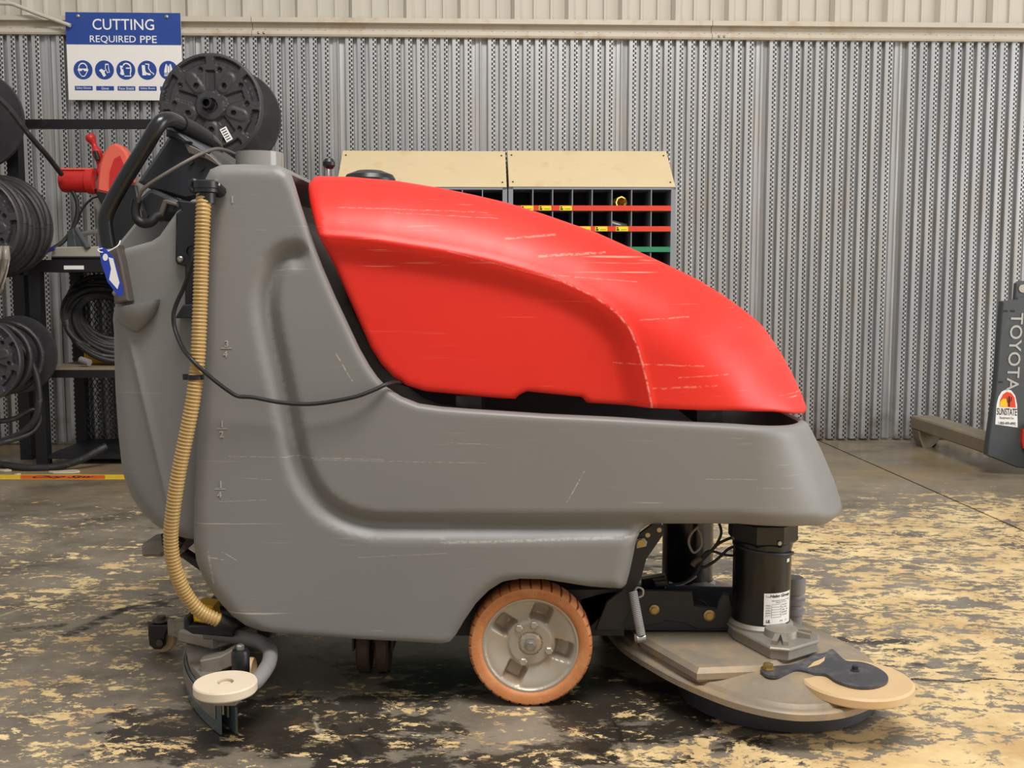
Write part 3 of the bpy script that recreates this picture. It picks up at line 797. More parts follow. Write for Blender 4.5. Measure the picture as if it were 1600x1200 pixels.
# coiled hose on the shelf
ch = root('hose_coil', 'thick coil of dusty black hose lying on the bench shelf', 'hose coil', tuple(P(160, 570, 5.7)))
cc = P(170, 492, 5.72)
for i in range(13):
    rr_ = .20+.035*math.sin(i*1.7); dz = (i-6)*.010; ring = []
    ty = -.9+.03*math.sin(i*2.3)
    for t in range(49):
        a = 2*PI*t/48; x = .95*rr_*math.cos(a); h_ = rr_*math.sin(a)
        ring.append((cc.x+x+.02*math.sin(i), cc.y+h_*.62+dz*.9, cc.z-.02-h_*.0+h_*.72-x*.38+dz*.6))
    mb = MB().tube(ring, .0155, 10); mb.build('hose_turn', 'hose_black', ch, local=False)
e = smooth_path([P(150, 545, 5.58), P(125, 535, 5.56), P(108, 518, 5.55), P(103, 500, 5.55)])
MB().tube(e, .017, 12).build('hose_end', 'hose_black', ch, local=False)
o = MB().tube([P(126, 562, 5.47), P(140, 567, 5.45)], .018, 14).build('pipe_offcut', 'pipe_grey'); tag(o, 'short pale pipe offcut on the edge of the bench shelf', 'pipe')
o = MB().prism([(P(128, 568, 5.6).x, s5+.002), (P(168, 568, 5.6).x, s5+.002), (P(168, 545, 5.6).x, s5+.07), (P(128, 545, 5.6).x, s5+.07)], XZ(0), 5.62, 5.75, .008).build('yellow_box', 'yellow_plastic'); tag(o, 'dull yellow box under the hose coil on the bench shelf', 'box')
# ---- hose lying on the floor
pts = smooth_path([P(-60, 722, 5.3), P(0, 726, 5.28), P(45, 731, 5.26), P(90, 729, 5.28), P(125, 719, 5.30), P(150, 706, 5.33), P(166, 697, 5.36)])
mb = MB().tube(pts, .018, 12, caps=False); mb.tube(pts[-3:], .010, 10)
o = mb.build('floor_hose', 'hose_black'); tag(o, 'black hose end lying on the floor before the mesh bench', 'hose')
# ---- tape on the floor
a, b, c, d = Zp(-60, 741, .001), Zp(205, 741, .001), Zp(205, 749, .001), Zp(-60, 749, .001)
q = [a, b, c, d]
tp_ = root('floor_tape', 'yellow and orange marking tape on the floor before the bench', 'tape', (a.x, d.y, 0))
def strip(u0, u1, v0, v1, z, n, m):
    q = [Zp(u0, v1, z), Zp(u1, v1, z), Zp(u1, v0, z), Zp(u0, v0, z)]
    return MB().loft([[Vector((p.x, p.y, .0012)) for p in q], q]).build(n, m, tp_, local=False, smooth=0)
strip(-60, 205, 741.5, 749, .0018, 'yellow_band', 'tape_yellow')
oi = strip(32, 164, 742.5, 748.5, .0024, 'orange_label', 'tape_orange')
def tapefn(a, b):
    p = Zp(45, 748, .0028); q = Zp(140, 748, .0028); e = (q-p).normalized(); n = Vector((-e.y, e.x, 0)); return p+e*a+n*b
text_mb('Chop Saw', tapefn, (Zp(140, 748)-Zp(45, 748)).length, .09, .01, .3).build('handwriting', 'print_dark', oi, smooth=0)
for i, (u, v, s_) in enumerate([(8, 737, .03), (104, 739, .06), (60, 690, .02), (28, 742, .015)]):
    c = Zp(u, v, 0); mb = MB(); n = 9
    r0 = [(c.x+s_*(1.6 if i == 1 else 1)*math.cos(k*2*PI/n)*random.uniform(.6, 1.2), c.y+s_*.5*math.sin(k*2*PI/n)*random.uniform(.6, 1.2)) for k in range(n)]
    mb.loft([[Vector((x, y, .002)) for x, y in r0], [Vector((x, y, .006+random.uniform(0, .008))) for x, y in r0]])
    o = mb.build('paper_scrap', 'scrap_pale', None)
    tag(o, ['torn pale scrap at the left frame edge by the floor tape', 'longest torn pale scrap below the bench leg on the tape', 'small pale scrap on the floor beside the bench leg', 'tiny pale scrap on the tape near the left frame edge'][i], 'scrap', 'scraps around the floor tape')

# ---- red cut-off saw on the bench
YS = 5.55
sv = root('chop_saw', 'red cut-off saw standing on the black mesh bench', 'saw', tuple(P(130, 406, YS)))
a, b = P(96, 283, YS), P(150, 283, YS); rm = 17.5*YS/F
mb = MB(); rings = []
for t, k in ((0, .80), (.04, .95), (.12, 1), (.75, 1), (.78, 1.12), (1, 1.12)):
    x = a.x+(b.x-a.x)*t; rings.append([Vector((x, YS+rm*k*math.cos(j*2*PI/28), a.z+rm*k*math.sin(j*2*PI/28))) for j in range(28)])
mb.loft(rings); mb.build('motor_housing', 'saw_red', sv, local=False)
MB().box((a.x+.01, YS-.035, a.z+rm*.93), (b.x-.01, YS+.035, a.z+rm*1.08)).build('housing_rib', 'saw_red_pale', sv, local=False, smooth=0)
hp = [P(139, 211, YS), P(146, 224, YS), P(152, 240, YS), P(157, 262, YS), P(160, 275, YS)]
MB().tube(smooth_path(hp), [.020+.006*math.sin(i*.5) for i in range(len(smooth_path(hp)))], 14).build('handle', 'saw_red', sv, local=False)
MB().tube([P(149, 236, YS-.03), P(153, 250, YS-.03)], .013, 10).build('trigger', 'black_plastic', sv, local=False)
gc = P(186, 285, YS)
pts_o = []; 
gp = [(156, 300), (157, 280), (160, 258), (166, 240), (175, 229), (184, 225), (194, 229), (203, 240), (209, 258), (212, 285), (200, 296), (186, 300), (175, 304)]
gp2 = [(P(u, v, YS).x, P(u, v, YS).z) for u, v in gp]
MB().prism(gp2, XZ(0), YS-.045, YS+.045, .012).build('blade_guard', 'saw_red_pale', sv, local=False)
MB().prism([(P(u, v, YS).x, P(u, v, YS).z) for u, v in [(176, 296), (177, 270), (184, 250), (193, 245), (200, 262), (203, 285), (192, 292)]], XZ(0), YS-.050, YS-.046).build('guard_cover', 'saw_red', sv, local=False, smooth=0)
MB().lathe([(.02, -.004), (.14, -.004), (.14, .004), (.02, .004)], (gc.x, YS, gc.z-.07), 'Y', 40).build('blade', 'steel', sv, local=False)
MB().prism([(P(u, v, YS).x, P(u, v, YS).z) for u, v in [(150, 296), (215, 290), (232, 380), (232, 396), (176, 396), (170, 340)]], XZ(0), YS-.03, YS+.06, .006).build('arm', 'black_plastic', sv, local=False)
MB().prism([(P(u, v, YS-.1).x, P(u, v, YS-.1).z) for u, v in [(80, 402), (84, 386), (215, 384), (225, 402)]], XZ(0), YS-.11, YS+.16, .006).build('base', 'galv_light', sv, local=False)
MB().box((P(92, 404, YS).x, YS-.09, bt_), (P(210, 404, YS).x, YS+.14, P(92, 401, YS-.1).z)).build('feet', 'frame_black', sv, local=False, smooth=0)
MB().prism([(P(u, v, YS).x, P(u, v, YS).z) for u, v in [(112, 388), (112, 362), (122, 358), (126, 388)]], XZ(0), YS-.06, YS+.06, .004).build('vise_jaw', 'jack_grey', sv, local=False)
MB().tube([P(119, 358, YS-.08), P(138, 388, YS-.12)], .014, 10).build('vise_handle', 'jack_grey', sv, local=False)
MB().tube([P(128, 366, YS-.03), P(160, 360, YS-.03)], .012, 10).build('vise_screw', 'steel', sv, local=False)
o = MB().tube(smooth_path([P(113, 298, YS-.02), P(120, 315, YS-.02), P(120, 338, YS-.02), P(112, 360, YS-.03), P(98, 378, YS-.06), P(80, 390, YS-.12)]), .011, 10).build('saw_cord', 'black_rubber', sv, local=False)
MB().tube([P(85, 388, YS-.13), P(60, 398, YS-.14)], .009, 10).build('plug', 'blue_cord', sv, local=False)
MB().tube(smooth_path([P(158, 306, YS), P(142, 312, YS), P(128, 328, YS), P(120, 350, YS)]), .006, 8).build('lead', 'black_rubber', sv, local=False)
o = MB().tube(smooth_path([P(-30, 130, 5.0), P(10, 165, 5.05), P(45, 210, 5.15), P(75, 245, 5.3), P(96, 272, 5.45)]), .013, 10).build('hanging_hose', 'hose_black'); tag(o, 'black hose slanting from the top left reel to the red saw', 'hose')

# ---- pallet jack at the right edge
pj = root('pallet_jack', 'dark grey pallet jack with dusty forks by the right wall', 'pallet jack', tuple(Zp(1580, 745)))
YP = 5.12
def pp(u, v, Y=YP): q = P(u, v, Y); return (q.x, q.z)
MB().prism([pp(*q) for q in [(1543, 712), (1545, 690), (1556, 610), (1567, 471), (1590, 468), (1592, 465), (1760, 462), (1760, 745), (1590, 731)]], XZ(0), YP, YP+.05, .005).build('housing', 'jack_grey', pj, local=False)
MB().prism([pp(*q) for q in [(1589, 470), (1591, 443), (1597, 439), (1680, 437), (1680, 470)]], XZ(0), YP+.02, YP+.05, .004).build('mast_plate', 'jack_grey', pj, local=False)
MB().prism([pp(u, v) for u, v in disc(1601, 451, 6.5, 14)], XZ(0), YP+.015, YP+.055).build('mast_hole', 'galv_light', pj, local=False, smooth=0)
for (u, v) in ((1571, 486), (1582, 486), (1563, 597)):
    MB().prism([pp(u-3.5, v-1.5), pp(u+3.5, v-1.5), pp(u+3.5, v+1.5), pp(u-3.5, v+1.5)], XZ(0), YP-.001, YP+.004).build('slot', 'print_dark', pj, local=False, smooth=0)
def jackfn(a, b):   # text runs down the panel
    o_ = P(1602, 488, YP-.002); dn = (P(1588, 612, YP-.002)-o_).normalized(); lf = Vector((dn.z, 0, -dn.x)); 
    return o_+dn*a+(-lf if lf.x > 0 else lf)*(.073-b)*1.0
def jackfn(a, b):
    o_ = P(1580, 489, YP-.003); dn = (P(1572, 611, YP-.003)-o_).normalized(); rt_ = Vector((-dn.z, 0, dn.x))
    if rt_.x < 0: rt_ = -rt_
    return o_+dn*a+rt_*b
text_mb('TOYOTA', jackfn, .378, .060, .008).build('lettering', 'jack_print', pj, local=False, smooth=0)
st = MB().prism([pp(*q) for q in [(1555, 663), (1557, 632), (1560, 620), (1565, 612), (1573, 608), (1580, 610), (1586, 618), (1589, 632), (1590, 668)]], XZ(0), YP-.0012, YP+.002).build('sticker', 'white_paper', pj, local=False, smooth=0)
sun = [(1561.5, 635), (1562.5, 625), (1567, 616), (1573, 612), (1580, 614), (1585, 621), (1587, 637)]
MB().prism([pp(*q) for q in sun], XZ(0), YP-.0022, YP).build('sun_print', 'sun_orange', st, local=False, smooth=0)
MB().prism([pp(*q) for q in [(1561.5, 635), (1563, 627), (1567, 623), (1573, 623), (1574, 636)]], XZ(0), YP-.003, YP).build('sun_print', 'sun_yellow', st, local=False, smooth=0)
MB().tube([P(1577, 635, YP-.003), P(1577, 619, YP-.003)], .003, 6).tube([P(1573.5, 622, YP-.003), P(1574, 628, YP-.003), P(1577, 629, YP-.003)], .002, 6).tube([P(1580.5, 620, YP-.003), P(1580, 626, YP-.003), P(1577, 627, YP-.003)], .002, 6).build('cactus_print', 'print_dark', st, local=False)
def stfn(u, v): return lambda a, b: P(u, v, YP-.003)+Vector((a, 0, b-a*.05))
text_mb('SUNSTATE', stfn(1557.5, 648), .098, .034, .012).build('lettering', 'print_dark', st, local=False, smooth=0)
text_mb('Equipment Co.', stfn(1562, 655), .070, .014, .01).build('lettering', 'print_dark', st, local=False, smooth=0)
text_mb('1-800-499-4990', stfn(1560, 663), .084, .014, .01).build('lettering', 'print_dark', st, local=False, smooth=0)
for (uo, lab) in ((0, 1), (.45, 2)):
    z1, z0 = .170, .095
    A = P(1417, 652, 6.10).x+uo; B = P(1541, 690, 5.15).x-.02+uo
    A, B = 2.33+uo, 2.36+uo
    pl = [(A, 6.12), (A+.015, 6.14), (A+.13, 6.14), (A+.145, 6.12), (B+.15, 5.14), (B, 5.14)]
    MB().prism(pl, lambda a, b, d: Vector((a, b, d)), z0, z1, .008).build('fork', 'fork_dusty', pj, local=False)
    MB().prism([(A+.03, .0), (A+.075, 0), (A+.12, .04), (A+.12, z0), (A+.0, z0), (A+.01, .05)][:], lambda a, b, d: Vector((a, d, b)), 6.0, 6.10).build('load_roller_bracket', 'fork_dusty', pj, local=False, smooth=0)
    MB().lathe([(.036, 0), (.036, .07)], (A+.04, 6.04, .036), 'X', 20).build('load_roller', 'black_rubber', pj, local=False)
MB().prism([pp(*q) for q in [(1594, 690), (1595, 670), (1640, 670), (1640, 700), (1596, 700)]], XZ(0), YP-.02, YP+.01).build('red_pedal', 'jack_red', pj, local=False, smooth=0)
c = P(1597, 735, YP-.04); MB().lathe([(.02, -.035), (.085, -.035), (.09, -.03), (.09, .03), (.085, .035), (.02, .035)], (c.x+.09, YP-.07, .09), 'X', 28).build('steer_wheel', 'black_rubber', pj, local=False)
MB().box((c.x+.03, YP-.05, .1), (c.x+.16, YP+.05, .26)).build('wheel_bracket', 'frame_black', pj, local=False, smooth=0)

# ================================================================== FLOOR SCRUBBER
YC = 2.60
fs = root('floor_scrubber', 'grey and red walk-behind floor scrubber with orange tyre, in the foreground', 'floor scrubber', (-.05, YC, 0))
def B(mb, name, m, parent=None, smooth=30):
    return mb.build(name, m, parent or fs, local=False, smooth=smooth)
def xz(u, v, Y): p = P(u, v, Y); return (p.x, p.z)

# ---------- grey solution tank
Y0 = 2.265
# outline: (u, v, unprojection depth, edge radius, lip flag)
GO = [(345,257,2.30,.030,0),(380,256,2.30,.030,0),(435,258,2.30,.030,0),(450,265,2.30,.022,0),(458,290,2.285,.014,1),(467,322,2.28,.012,1),(484,371,2.28,.012,1),(502,419,2.28,.012,1),
      (522,465,2.28,.012,1),(543,509,2.28,.012,1),(560,545,2.28,.012,1),(576,573,2.28,.012,1),(588,590,2.28,.012,1),(603,606,2.28,.012,1),(626,621,2.28,.012,1),(654,632,2.28,.012,1),(690,637,2.28,.012,1),(729,640,2.28,.012,1),(852,648,2.28,.012,1),
      (960,653,2.28,.012,1),(1059,659,2.28,.012,1),(1150,664,2.28,.014,1),(1200,666,2.30,.016,1),(1240,664,2.36,.016,1),(1262,660,2.42,.016,0),(1272,666,2.46,.016,0),
      (1285,702,2.52,.01,0),(1301,745,2.54,.01,0),(1310,770,2.55,.012,0),(1312,780,2.55,.014,0),(1310,791,2.55,.014,0),(1298,807,2.50,.014,0),(1281,815,2.44,.012,0),(1258,818,2.36,.010,0),
      (1150,818,2.30,.008,0),(1035,818,2.30,.008,0),(1018,820,2.30,.03,0),(1003,831,2.29,.04,0),(996,845,2.29,.045,0),(991,870,2.29,.045,0),(985,898,2.29,.045,0),(980,914,2.29,.04,0),(973,921,2.285,.03,0),
      (924,917,2.28,.018,0),(850,905,2.28,.016,0),(812,904,2.28,.016,0),(786,910,2.28,.026,0),(764,924,2.28,.026,0),(744,944,2.28,.026,0),(725,972,2.28,.026,0),(712,994,2.28,.026,0),(703,1003,2.28,.016,0),(690,1005,2.28,.014,0),
      (640,1003,2.275,.014,0),(560,999,2.275,.014,0),(480,994,2.275,.016,0),(435,990,2.28,.02,0),(408,987,2.285,.03,0),(384,978,2.29,.035,0),(362,964,2.29,.04,0),(344,946,2.29,.045,0),(328,926,2.29,.045,0),(314,903,2.29,.045,0),(304,878,2.29,.045,0),
      (300,850,2.29,.045,0),(301,790,2.29,.04,0),(306,700,2.29,.035,0),(314,595,2.29,.035,0),(320,460,2.29,.03,0),(325,370,2.29,.03,0),(326,330,2.29,.03,0),(320,308,2.29,.03,0),(318,285,2.30,.03,0),(328,264,2.30,.03,0)]
gp = [(*xz(u, v, Y), r, l) for u, v, Y, r, l in GO]
xs_n = P(1175, 700, Y0).x
nz = np.array([(P(u, v, Y).z, P(u, v, Y).x) for u, v, Y in [(1258,818,2.40),(1281,815,2.46),(1298,807,2.52),(1312,783,2.56),(1301,745,2.55),(1285,702,2.53),(1272,664,2.48),(1250,640,2.46)]])
groove = np.array([xz(u, v, Y0+.01) for u, v in [(461,397),(446,400),(433,411),(424,430),(418,455),(417,480),(421,510),(427,540),(436,580),(445,622),(452,660),(461,700),(470,730),(482,757),(498,779),(518,797),(545,811),(575,819),(604,821),(700,822),(850,823),(1000,822)]]+[xz(u, v, Y) for u, v, Y in [(1035,819,2.30),(1150,819,2.30),(1258,819,2.36),(1281,816,2.44),(1298,808,2.50),(1310,792,2.55)]])
def grey_h(x, z, d, at):
    pts = np.stack([x, z], 1)
    r = at[:, 0]; y = Y0+qround(d, r)
    gd, gi = polydist(pts, groove, False)
    w_ = .0335
    q_ = np.clip(gd/w_, 0, 1); y = y+.027*(.5*.5*(1+np.cos(PI*q_))+.5*(1-q_))
    xf = np.interp(z, nz[:, 0], nz[:, 1])
    t = np.clip((x-xs_n)/np.maximum(xf-xs_n, .02), 0, 1)
    # slight draft of the flank
    y = y+.012*sstep(z, .75, 1.25)
    y = YC-(YC-y)*np.sqrt(np.maximum(0, 1-t**2.2))
    return np.minimum(y, YC)
ex = along(groove[:20], .0085, (-.030, -.024, -.016, -.008, -.003, .003, .008, .016, .024, .030))
orp = np.array([(a, b) for a, b, *_ in gp]); ex = ex[inside(ex, orp)]; ex = ex[polydist(ex, orp)[0] > .024]
groove = np.concatenate([np.array([(p.x, p.y) for p in smooth_path([Vector((a, b, 0)) for a, b in groove[:20]], 6)]), groove[20:]])
V, h, f, bnd, S = relief_mesh(gp, .0105, [.0015, .004, .008, .014, .022], grey_h, ex)
lip = []
for a in range(len(S)):
    lip.append((0, 0) if S[a, 3] < .5 else ((-.06, -.03) if S[a, 0] < P(590, 590, 2.28).x else (.0, -.07)))
tank = B(two_sided(V, h, f, bnd, YC, lip), 'solution_tank', 'grey_poly', smooth=45)
# moulded level marks
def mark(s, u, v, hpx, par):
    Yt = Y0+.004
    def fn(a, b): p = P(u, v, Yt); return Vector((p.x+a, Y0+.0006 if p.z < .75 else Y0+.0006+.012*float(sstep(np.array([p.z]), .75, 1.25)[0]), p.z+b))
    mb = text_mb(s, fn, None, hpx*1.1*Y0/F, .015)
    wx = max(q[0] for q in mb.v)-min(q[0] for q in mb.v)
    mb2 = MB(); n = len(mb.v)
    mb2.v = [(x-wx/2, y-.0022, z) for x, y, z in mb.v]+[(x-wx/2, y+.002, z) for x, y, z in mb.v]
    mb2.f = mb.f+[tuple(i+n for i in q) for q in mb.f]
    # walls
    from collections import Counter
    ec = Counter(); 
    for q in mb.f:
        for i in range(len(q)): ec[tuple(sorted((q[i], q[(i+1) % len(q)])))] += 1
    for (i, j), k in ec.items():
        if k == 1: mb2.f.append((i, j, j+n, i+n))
    return B(mb2, 'level_mark', 'mark_highlight', par, 0)
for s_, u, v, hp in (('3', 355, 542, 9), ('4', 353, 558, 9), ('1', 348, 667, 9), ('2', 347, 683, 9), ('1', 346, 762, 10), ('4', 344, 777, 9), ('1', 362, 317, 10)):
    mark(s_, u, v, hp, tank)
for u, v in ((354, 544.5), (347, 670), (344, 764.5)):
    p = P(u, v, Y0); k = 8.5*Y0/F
    B(MB().box((p.x-k, Y0-.0009, p.z-.0006), (p.x+k, Y0+.002, p.z+.0012)), 'level_mark', 'mark_highlight', tank, 0)

# ---------- rear body
YR0 = 2.335
RO = [(181,478,.02),(184,440,.012),(186,392,.012),(240,377,.010),(252,369,.010),(266,349,.010),(279,331,.010),(302,313,.01),(345,300,.01),(400,300,.01),(400,845,.02),(330,845,.02),(294,842,.03),(255,834,.04),(231,824,.05),(210,808,.055),(192,784,.055),(183,760,.05),(178,739,.045),(174,680,.04),(172,610,.035),(173,550,.03),(176,500,.02)]
rp = [(*xz(u, v, YR0+.02), r) for u, v, r in RO]
ca_, cb_ = np.array(xz(196, 500, YR0)), np.array(xz(277, 842, YR0)); cdv = (cb_-ca_)/np.linalg.norm(cb_-ca_); cnv = np.array([cdv[1], -cdv[0]])
if cnv[0] > 0: cnv = -cnv
bc = np.array(xz(214, 474, YR0)); kx = YR0/F
def rear_h(x, z, d, at):
    y = YR0+qround(d, at[:, 0])
    s_ = (x-ca_[0])*cnv[0]+(z-ca_[1])*cnv[1]
    y = y+.30*np.maximum(0, s_)*sstep(-z, -ca_[1]-.02, -ca_[1]+.03)-.006*np.exp(-(s_/.008)**2)*sstep(-z, -ca_[1]-.0, -ca_[1]+.05)
    return y
crs = np.array([ca_+cdv*t+np.array([cnv[0], cnv[1]])*o_ for t in np.arange(.04, np.linalg.norm(cb_-ca_)-.05, .007) for o_ in (-.018, -.012, -.007, -.003, 0, .003, .007, .012)])
V, h, f, bnd, S = relief_mesh(rp, .0105, [.0015, .005, .012, .022, .036], rear_h, crs)
B(two_sided(V, h, f, bnd, YC), 'rear_housing', 'grey_poly', smooth=45)
rings = []
for i in range(13):
    b_ = (i/12)*PI/2; row = []
    for j in range(25):
        a = PI*j/24; q = max(.001, math.cos(b_)); u = 214+36*q*math.cos(a); v = 474-.19*36*q*math.cos(a)+46*q*math.sin(a)*(1-.25*abs(math.cos(a)))
        row.append(P(u, v, YR0+.004-.042*math.sin(b_)))
    rings.append(row)
mb = MB().loft(rings, caps=False, closed=False)
n_ = 25; mb.f.append(tuple([i*n_ for i in range(13)]+[i*n_+24 for i in range(12, -1, -1)]))
B(mb, 'handle_boss', 'grey_poly', None, 50)
# tray under the console
tp = [xz(u, v, 2.52) for u, v in [(190, 385), (222, 346), (262, 342), (300, 314), (330, 300), (330, 400), (200, 400)]]
B(MB().prism(tp, XZ(0), 2.48, 2.78, .008), 'console_tray', 'grey_poly')
# handle bracket plate with bolt
B(MB().prism([xz(u, v, 2.315) for u, v in [(172, 392), (187, 383), (194, 410), (205, 470), (182, 475), (178, 430)]], XZ(0), 2.30, 2.345, .004), 'handle_bracket', 'bracket_brown')
p = P(181, 458, 2.295); B(MB().lathe([(.0062, 0), (.0062, -.006), (.004, -.009), (.001, -.010)], p, 'Y', 6), 'bolt', 'steel')

# ---------- red recovery tank
YD = 2.275
RD = [(465,280,2.30,.02,0),(471,273,2.33,.02,.4),(485,269,2.36,.02,1),(543,272,2.38,.02,1),(613,278,2.38,.02,1),(687,290,2.38,.02,1),(740,301,2.38,.02,1),(791,313,2.38,.02,1),(852,332,2.38,.02,1),(935,361,2.38,.02,1),(1017,398,2.38,.02,1),
      (1060,418,2.38,.02,1),(1100,438,2.39,.02,1),(1142,464,2.40,.02,1),(1181,492,2.42,.02,1),(1201,508,2.44,.02,1),(1214,522,2.46,.02,.8),(1223,538,2.48,.02,.5),(1233,561,2.50,.012,.2),(1244,588,2.52,.01,0),(1255,618,2.53,.01,0),(1261,635,2.53,.01,0),(1260,643,2.52,.01,0),(1251,646,2.46,.012,0),
      (1212,646,2.33,.012,0),(1147,642,2.30,.012,0),(1100,641,2.295,.012,0),(1017,637,2.295,.012,0),(918,631,2.295,.012,0),(910,622,2.295,.012,0),(823,613,2.295,.012,0),(812,618,2.295,.012,0),(805,625,2.295,.012,0),(770,623,2.295,.012,0),(663,613,2.295,.014,0),(634,604,2.295,.014,0),
      (612,590,2.295,.016,0),(594,571,2.295,.016,0),(577,545,2.295,.016,0),(555,495,2.295,.016,0),(522,420,2.295,.016,0),(494,361,2.295,.016,0),(475,312,2.295,.016,0),(467,290,2.295,.018,0)]
rp = [(*xz(u, v, Y), r, t) for u, v, Y, r, t in RD]
topc = np.array([xz(u, v, Y) for u, v, Y, r, t in RD if t > .3])
rn = np.array([(P(u, v, Y).z, P(u, v, Y).x+.006) for u, v, Y in [(1260,646,2.53),(1261,635,2.53),(1255,618,2.53),(1244,588,2.52),(1233,561,2.51),(1225,538,2.50),(1219,522,2.48),(1219,508,2.48),(1222,492,2.48),(1228,464,2.48),(1234,438,2.48)]])
xs_r = P(1040, 600, YD).x
arch = np.array([xz(u, v, YD+.01) for u, v in [(470,362),(494,366),(560,371),(630,381),(700,392),(760,404),(820,420),(880,440),(930,464),(962,487),(983,513),(997,548),(1008,590),(1016,625),(1020,660)]])
archp = np.concatenate([arch, np.array([xz(1000, 720, YD), xz(420, 720, YD), xz(420, 362, YD)])])
def red_h(x, z, d, at):
    pts = np.stack([x, z], 1)
    y = YD+qround(d, at[:, 0])
    td, _ = polydist(pts, topc, False)
    S_ = 1-.46*(1-np.clip(td/.20, 0, 1))**2.3
    t = np.clip((x-xs_r)/np.maximum(np.interp(z, rn[:, 0], rn[:, 1])-xs_r, .02), 0, 1)
    y = y+(YC-YD)*(1-S_*np.sqrt(np.maximum(0, 1-t**2.4)))
    ad, _ = polydist(pts, arch, False); ins = inside(pts, archp)
    k = np.where(ins, sstep(ad, 0, .060), 0)
    y = y+.028*k-.003*np.exp(-(ad/.007)**2)
    return np.minimum(y, YC)
ex = along(arch, .006, (-.016, -.011, -.007, -.0035, 0, .0035, .007, .011, .016))
orp = np.array([(a, b) for a, b, *_ in rp]); ex = ex[inside(ex, orp)]; ex = ex[polydist(ex, orp)[0] > .006]
arch = np.array([(p.x, p.y) for p in smooth_path([Vector((a, b, 0)) for a, b in arch], 6)])
V, h, f, bnd, S = relief_mesh(rp, .0105, [.0015, .004, .008, .014], red_h, ex)
B(two_sided(V, h, f, bnd, YC), 'recovery_tank', 'red_poly', smooth=50)
# feet that carry the red tank in the gap, black lid on its top
for u in (733, 1105):
    p = P(u, 640, 2.36); B(MB().box((p.x-.028, 2.33, p.z-.03), (p.x+.028, 2.87, p.z+.035)), 'tank_rest', 'frame_black', None, 0)
pl = P(578, 284, 2.60); B(MB().lathe([(.062, -.03), (.062, 0), (.056, .010), (.030, .020), (.001, .022)], (pl.x, 2.60, P(578, 280, 2.6).z), 'Z', 40), 'tank_lid', 'black_plastic')
pk = P(513, 262, 2.62)
kn = B(MB().tube([P(511, 285, 2.62), P(511, 262, 2.62)], .008, 12), 'vent_stem', 'steel')
mb = MB(); c = P(514, 256, 2.62)
mb.lathe([(.001, -.014), (.010, -.012), (.015, -.004), (.015, .004), (.010, .012), (.001, .014)], (c.x, c.y, c.z), 'Z', 20); B(mb, 'vent_knob', 'black_plastic', kn)
# clear filler cap
cu, cY = 406, 2.52; p0, p1 = P(cu, 258, cY), P(cu, 239, cY)
mb = MB(); rr_ = 36*cY/F
mb.lathe([(rr_, -.03), (rr_, p1.z-p0.z), (rr_*.94, p1.z-p0.z), (rr_*.94, -.03)], p0, 'Z', 48)
B(mb, 'filler_collar', 'clear_cap')

# ---------- drain hose with ribs
hp = [P(u, v, Y) for u, v, Y in [(319,300,2.245),(317.5,330,2.235),(315,400,2.232),(312.5,480,2.230),(309,560,2.225),(302,622,2.220),(291,680,2.220),(279,740,2.220),(270,800,2.225),(267,845,2.235),(273,888,2.245),(290,928,2.26),(314,956,2.275),(344,970,2.29)]]
cv = smooth_path(hp, 40); L = sum((b-a).length for a, b in zip(cv, cv[1:])); nr = 128; cv = resample(cv, L/(nr*4)); rr_ = 11.2*2.23/F
rad = [rr_*(1.07 if i % 4 in (0, 1) else .91) for i in range(len(cv))]
hs = B(MB().tube(cv, rad, 18), 'drain_hose', 'hose_ochre', None, 60)
# rubber connector at the lower end, screw cap at the top
B(MB().tube([P(342, 969, 2.29), P(352, 973, 2.295), P(366, 976, 2.31)], [.0175, .0165, .013], 16), 'hose_cuff', 'black_rubber', hs)
c = P(320, 300, 2.245)
prof_ = [(.001, .024), (.022, .024), (.026, .021), (.027, .008), (.0255, .006), (.0255, -.001), (.0195, -.003), (.0190, -.024), (.012, -.024)]
B(MB().lathe(prof_, (c.x+.003, c.y, c.z), 'Z', 28), 'hose_cap', 'black_plastic', hs)
B(MB().tube(smooth_path([P(312, 287, 2.24), P(301, 283, 2.24), P(298, 291, 2.24), P(302, 298, 2.24), P(312, 297, 2.24)]), .006, 10).tube([P(328, 290, 2.25), P(338, 292, 2.25), P(344, 300, 2.27)], [.012, .012, .014], 10), 'cap_lugs', 'black_plastic', hs)
p = P(338, 283, 2.245); B(MB().lathe([(.0055, 0), (.0055, -.003), (.001, -.004)], p, 'Y', 12), 'screw', 'steel', hs)
c = P(305.5, 589, 2.2225)
B(MB().lathe([(rr_*1.10, -.0055), (rr_*1.17, -.0055), (rr_*1.17, .0055), (rr_*1.10, .0055)], c, 'Z', 24).box((c.x-.026, c.y-.004, c.z-.006), (c.x-.016, c.y+.004, c.z+.006)), 'cable_tie', 'black_plastic', hs)
# ---------- cable across the flank
cp = [P(u, v, Y) for u, v, Y in [(304,392,2.265),(302,405,2.255),(295,428,2.26),(287,450,2.27),(276,474,2.275),(271,494,2.275),(274,516,2.27),(285,543,2.24),(298,560,2.208),(315,577,2.204),(336,595,2.215),(356,610,2.225),(372,619,2.230),(396,621,2.232),(440,629,2.236),(490,631,2.238),(551,621,2.242),(585,609,2.25),(605,600,2.262),(622,598,2.30),(640,602,2.36)]]
B(MB().tube(smooth_path(cp), .0046, 10), 'power_cable', 'black_rubber')
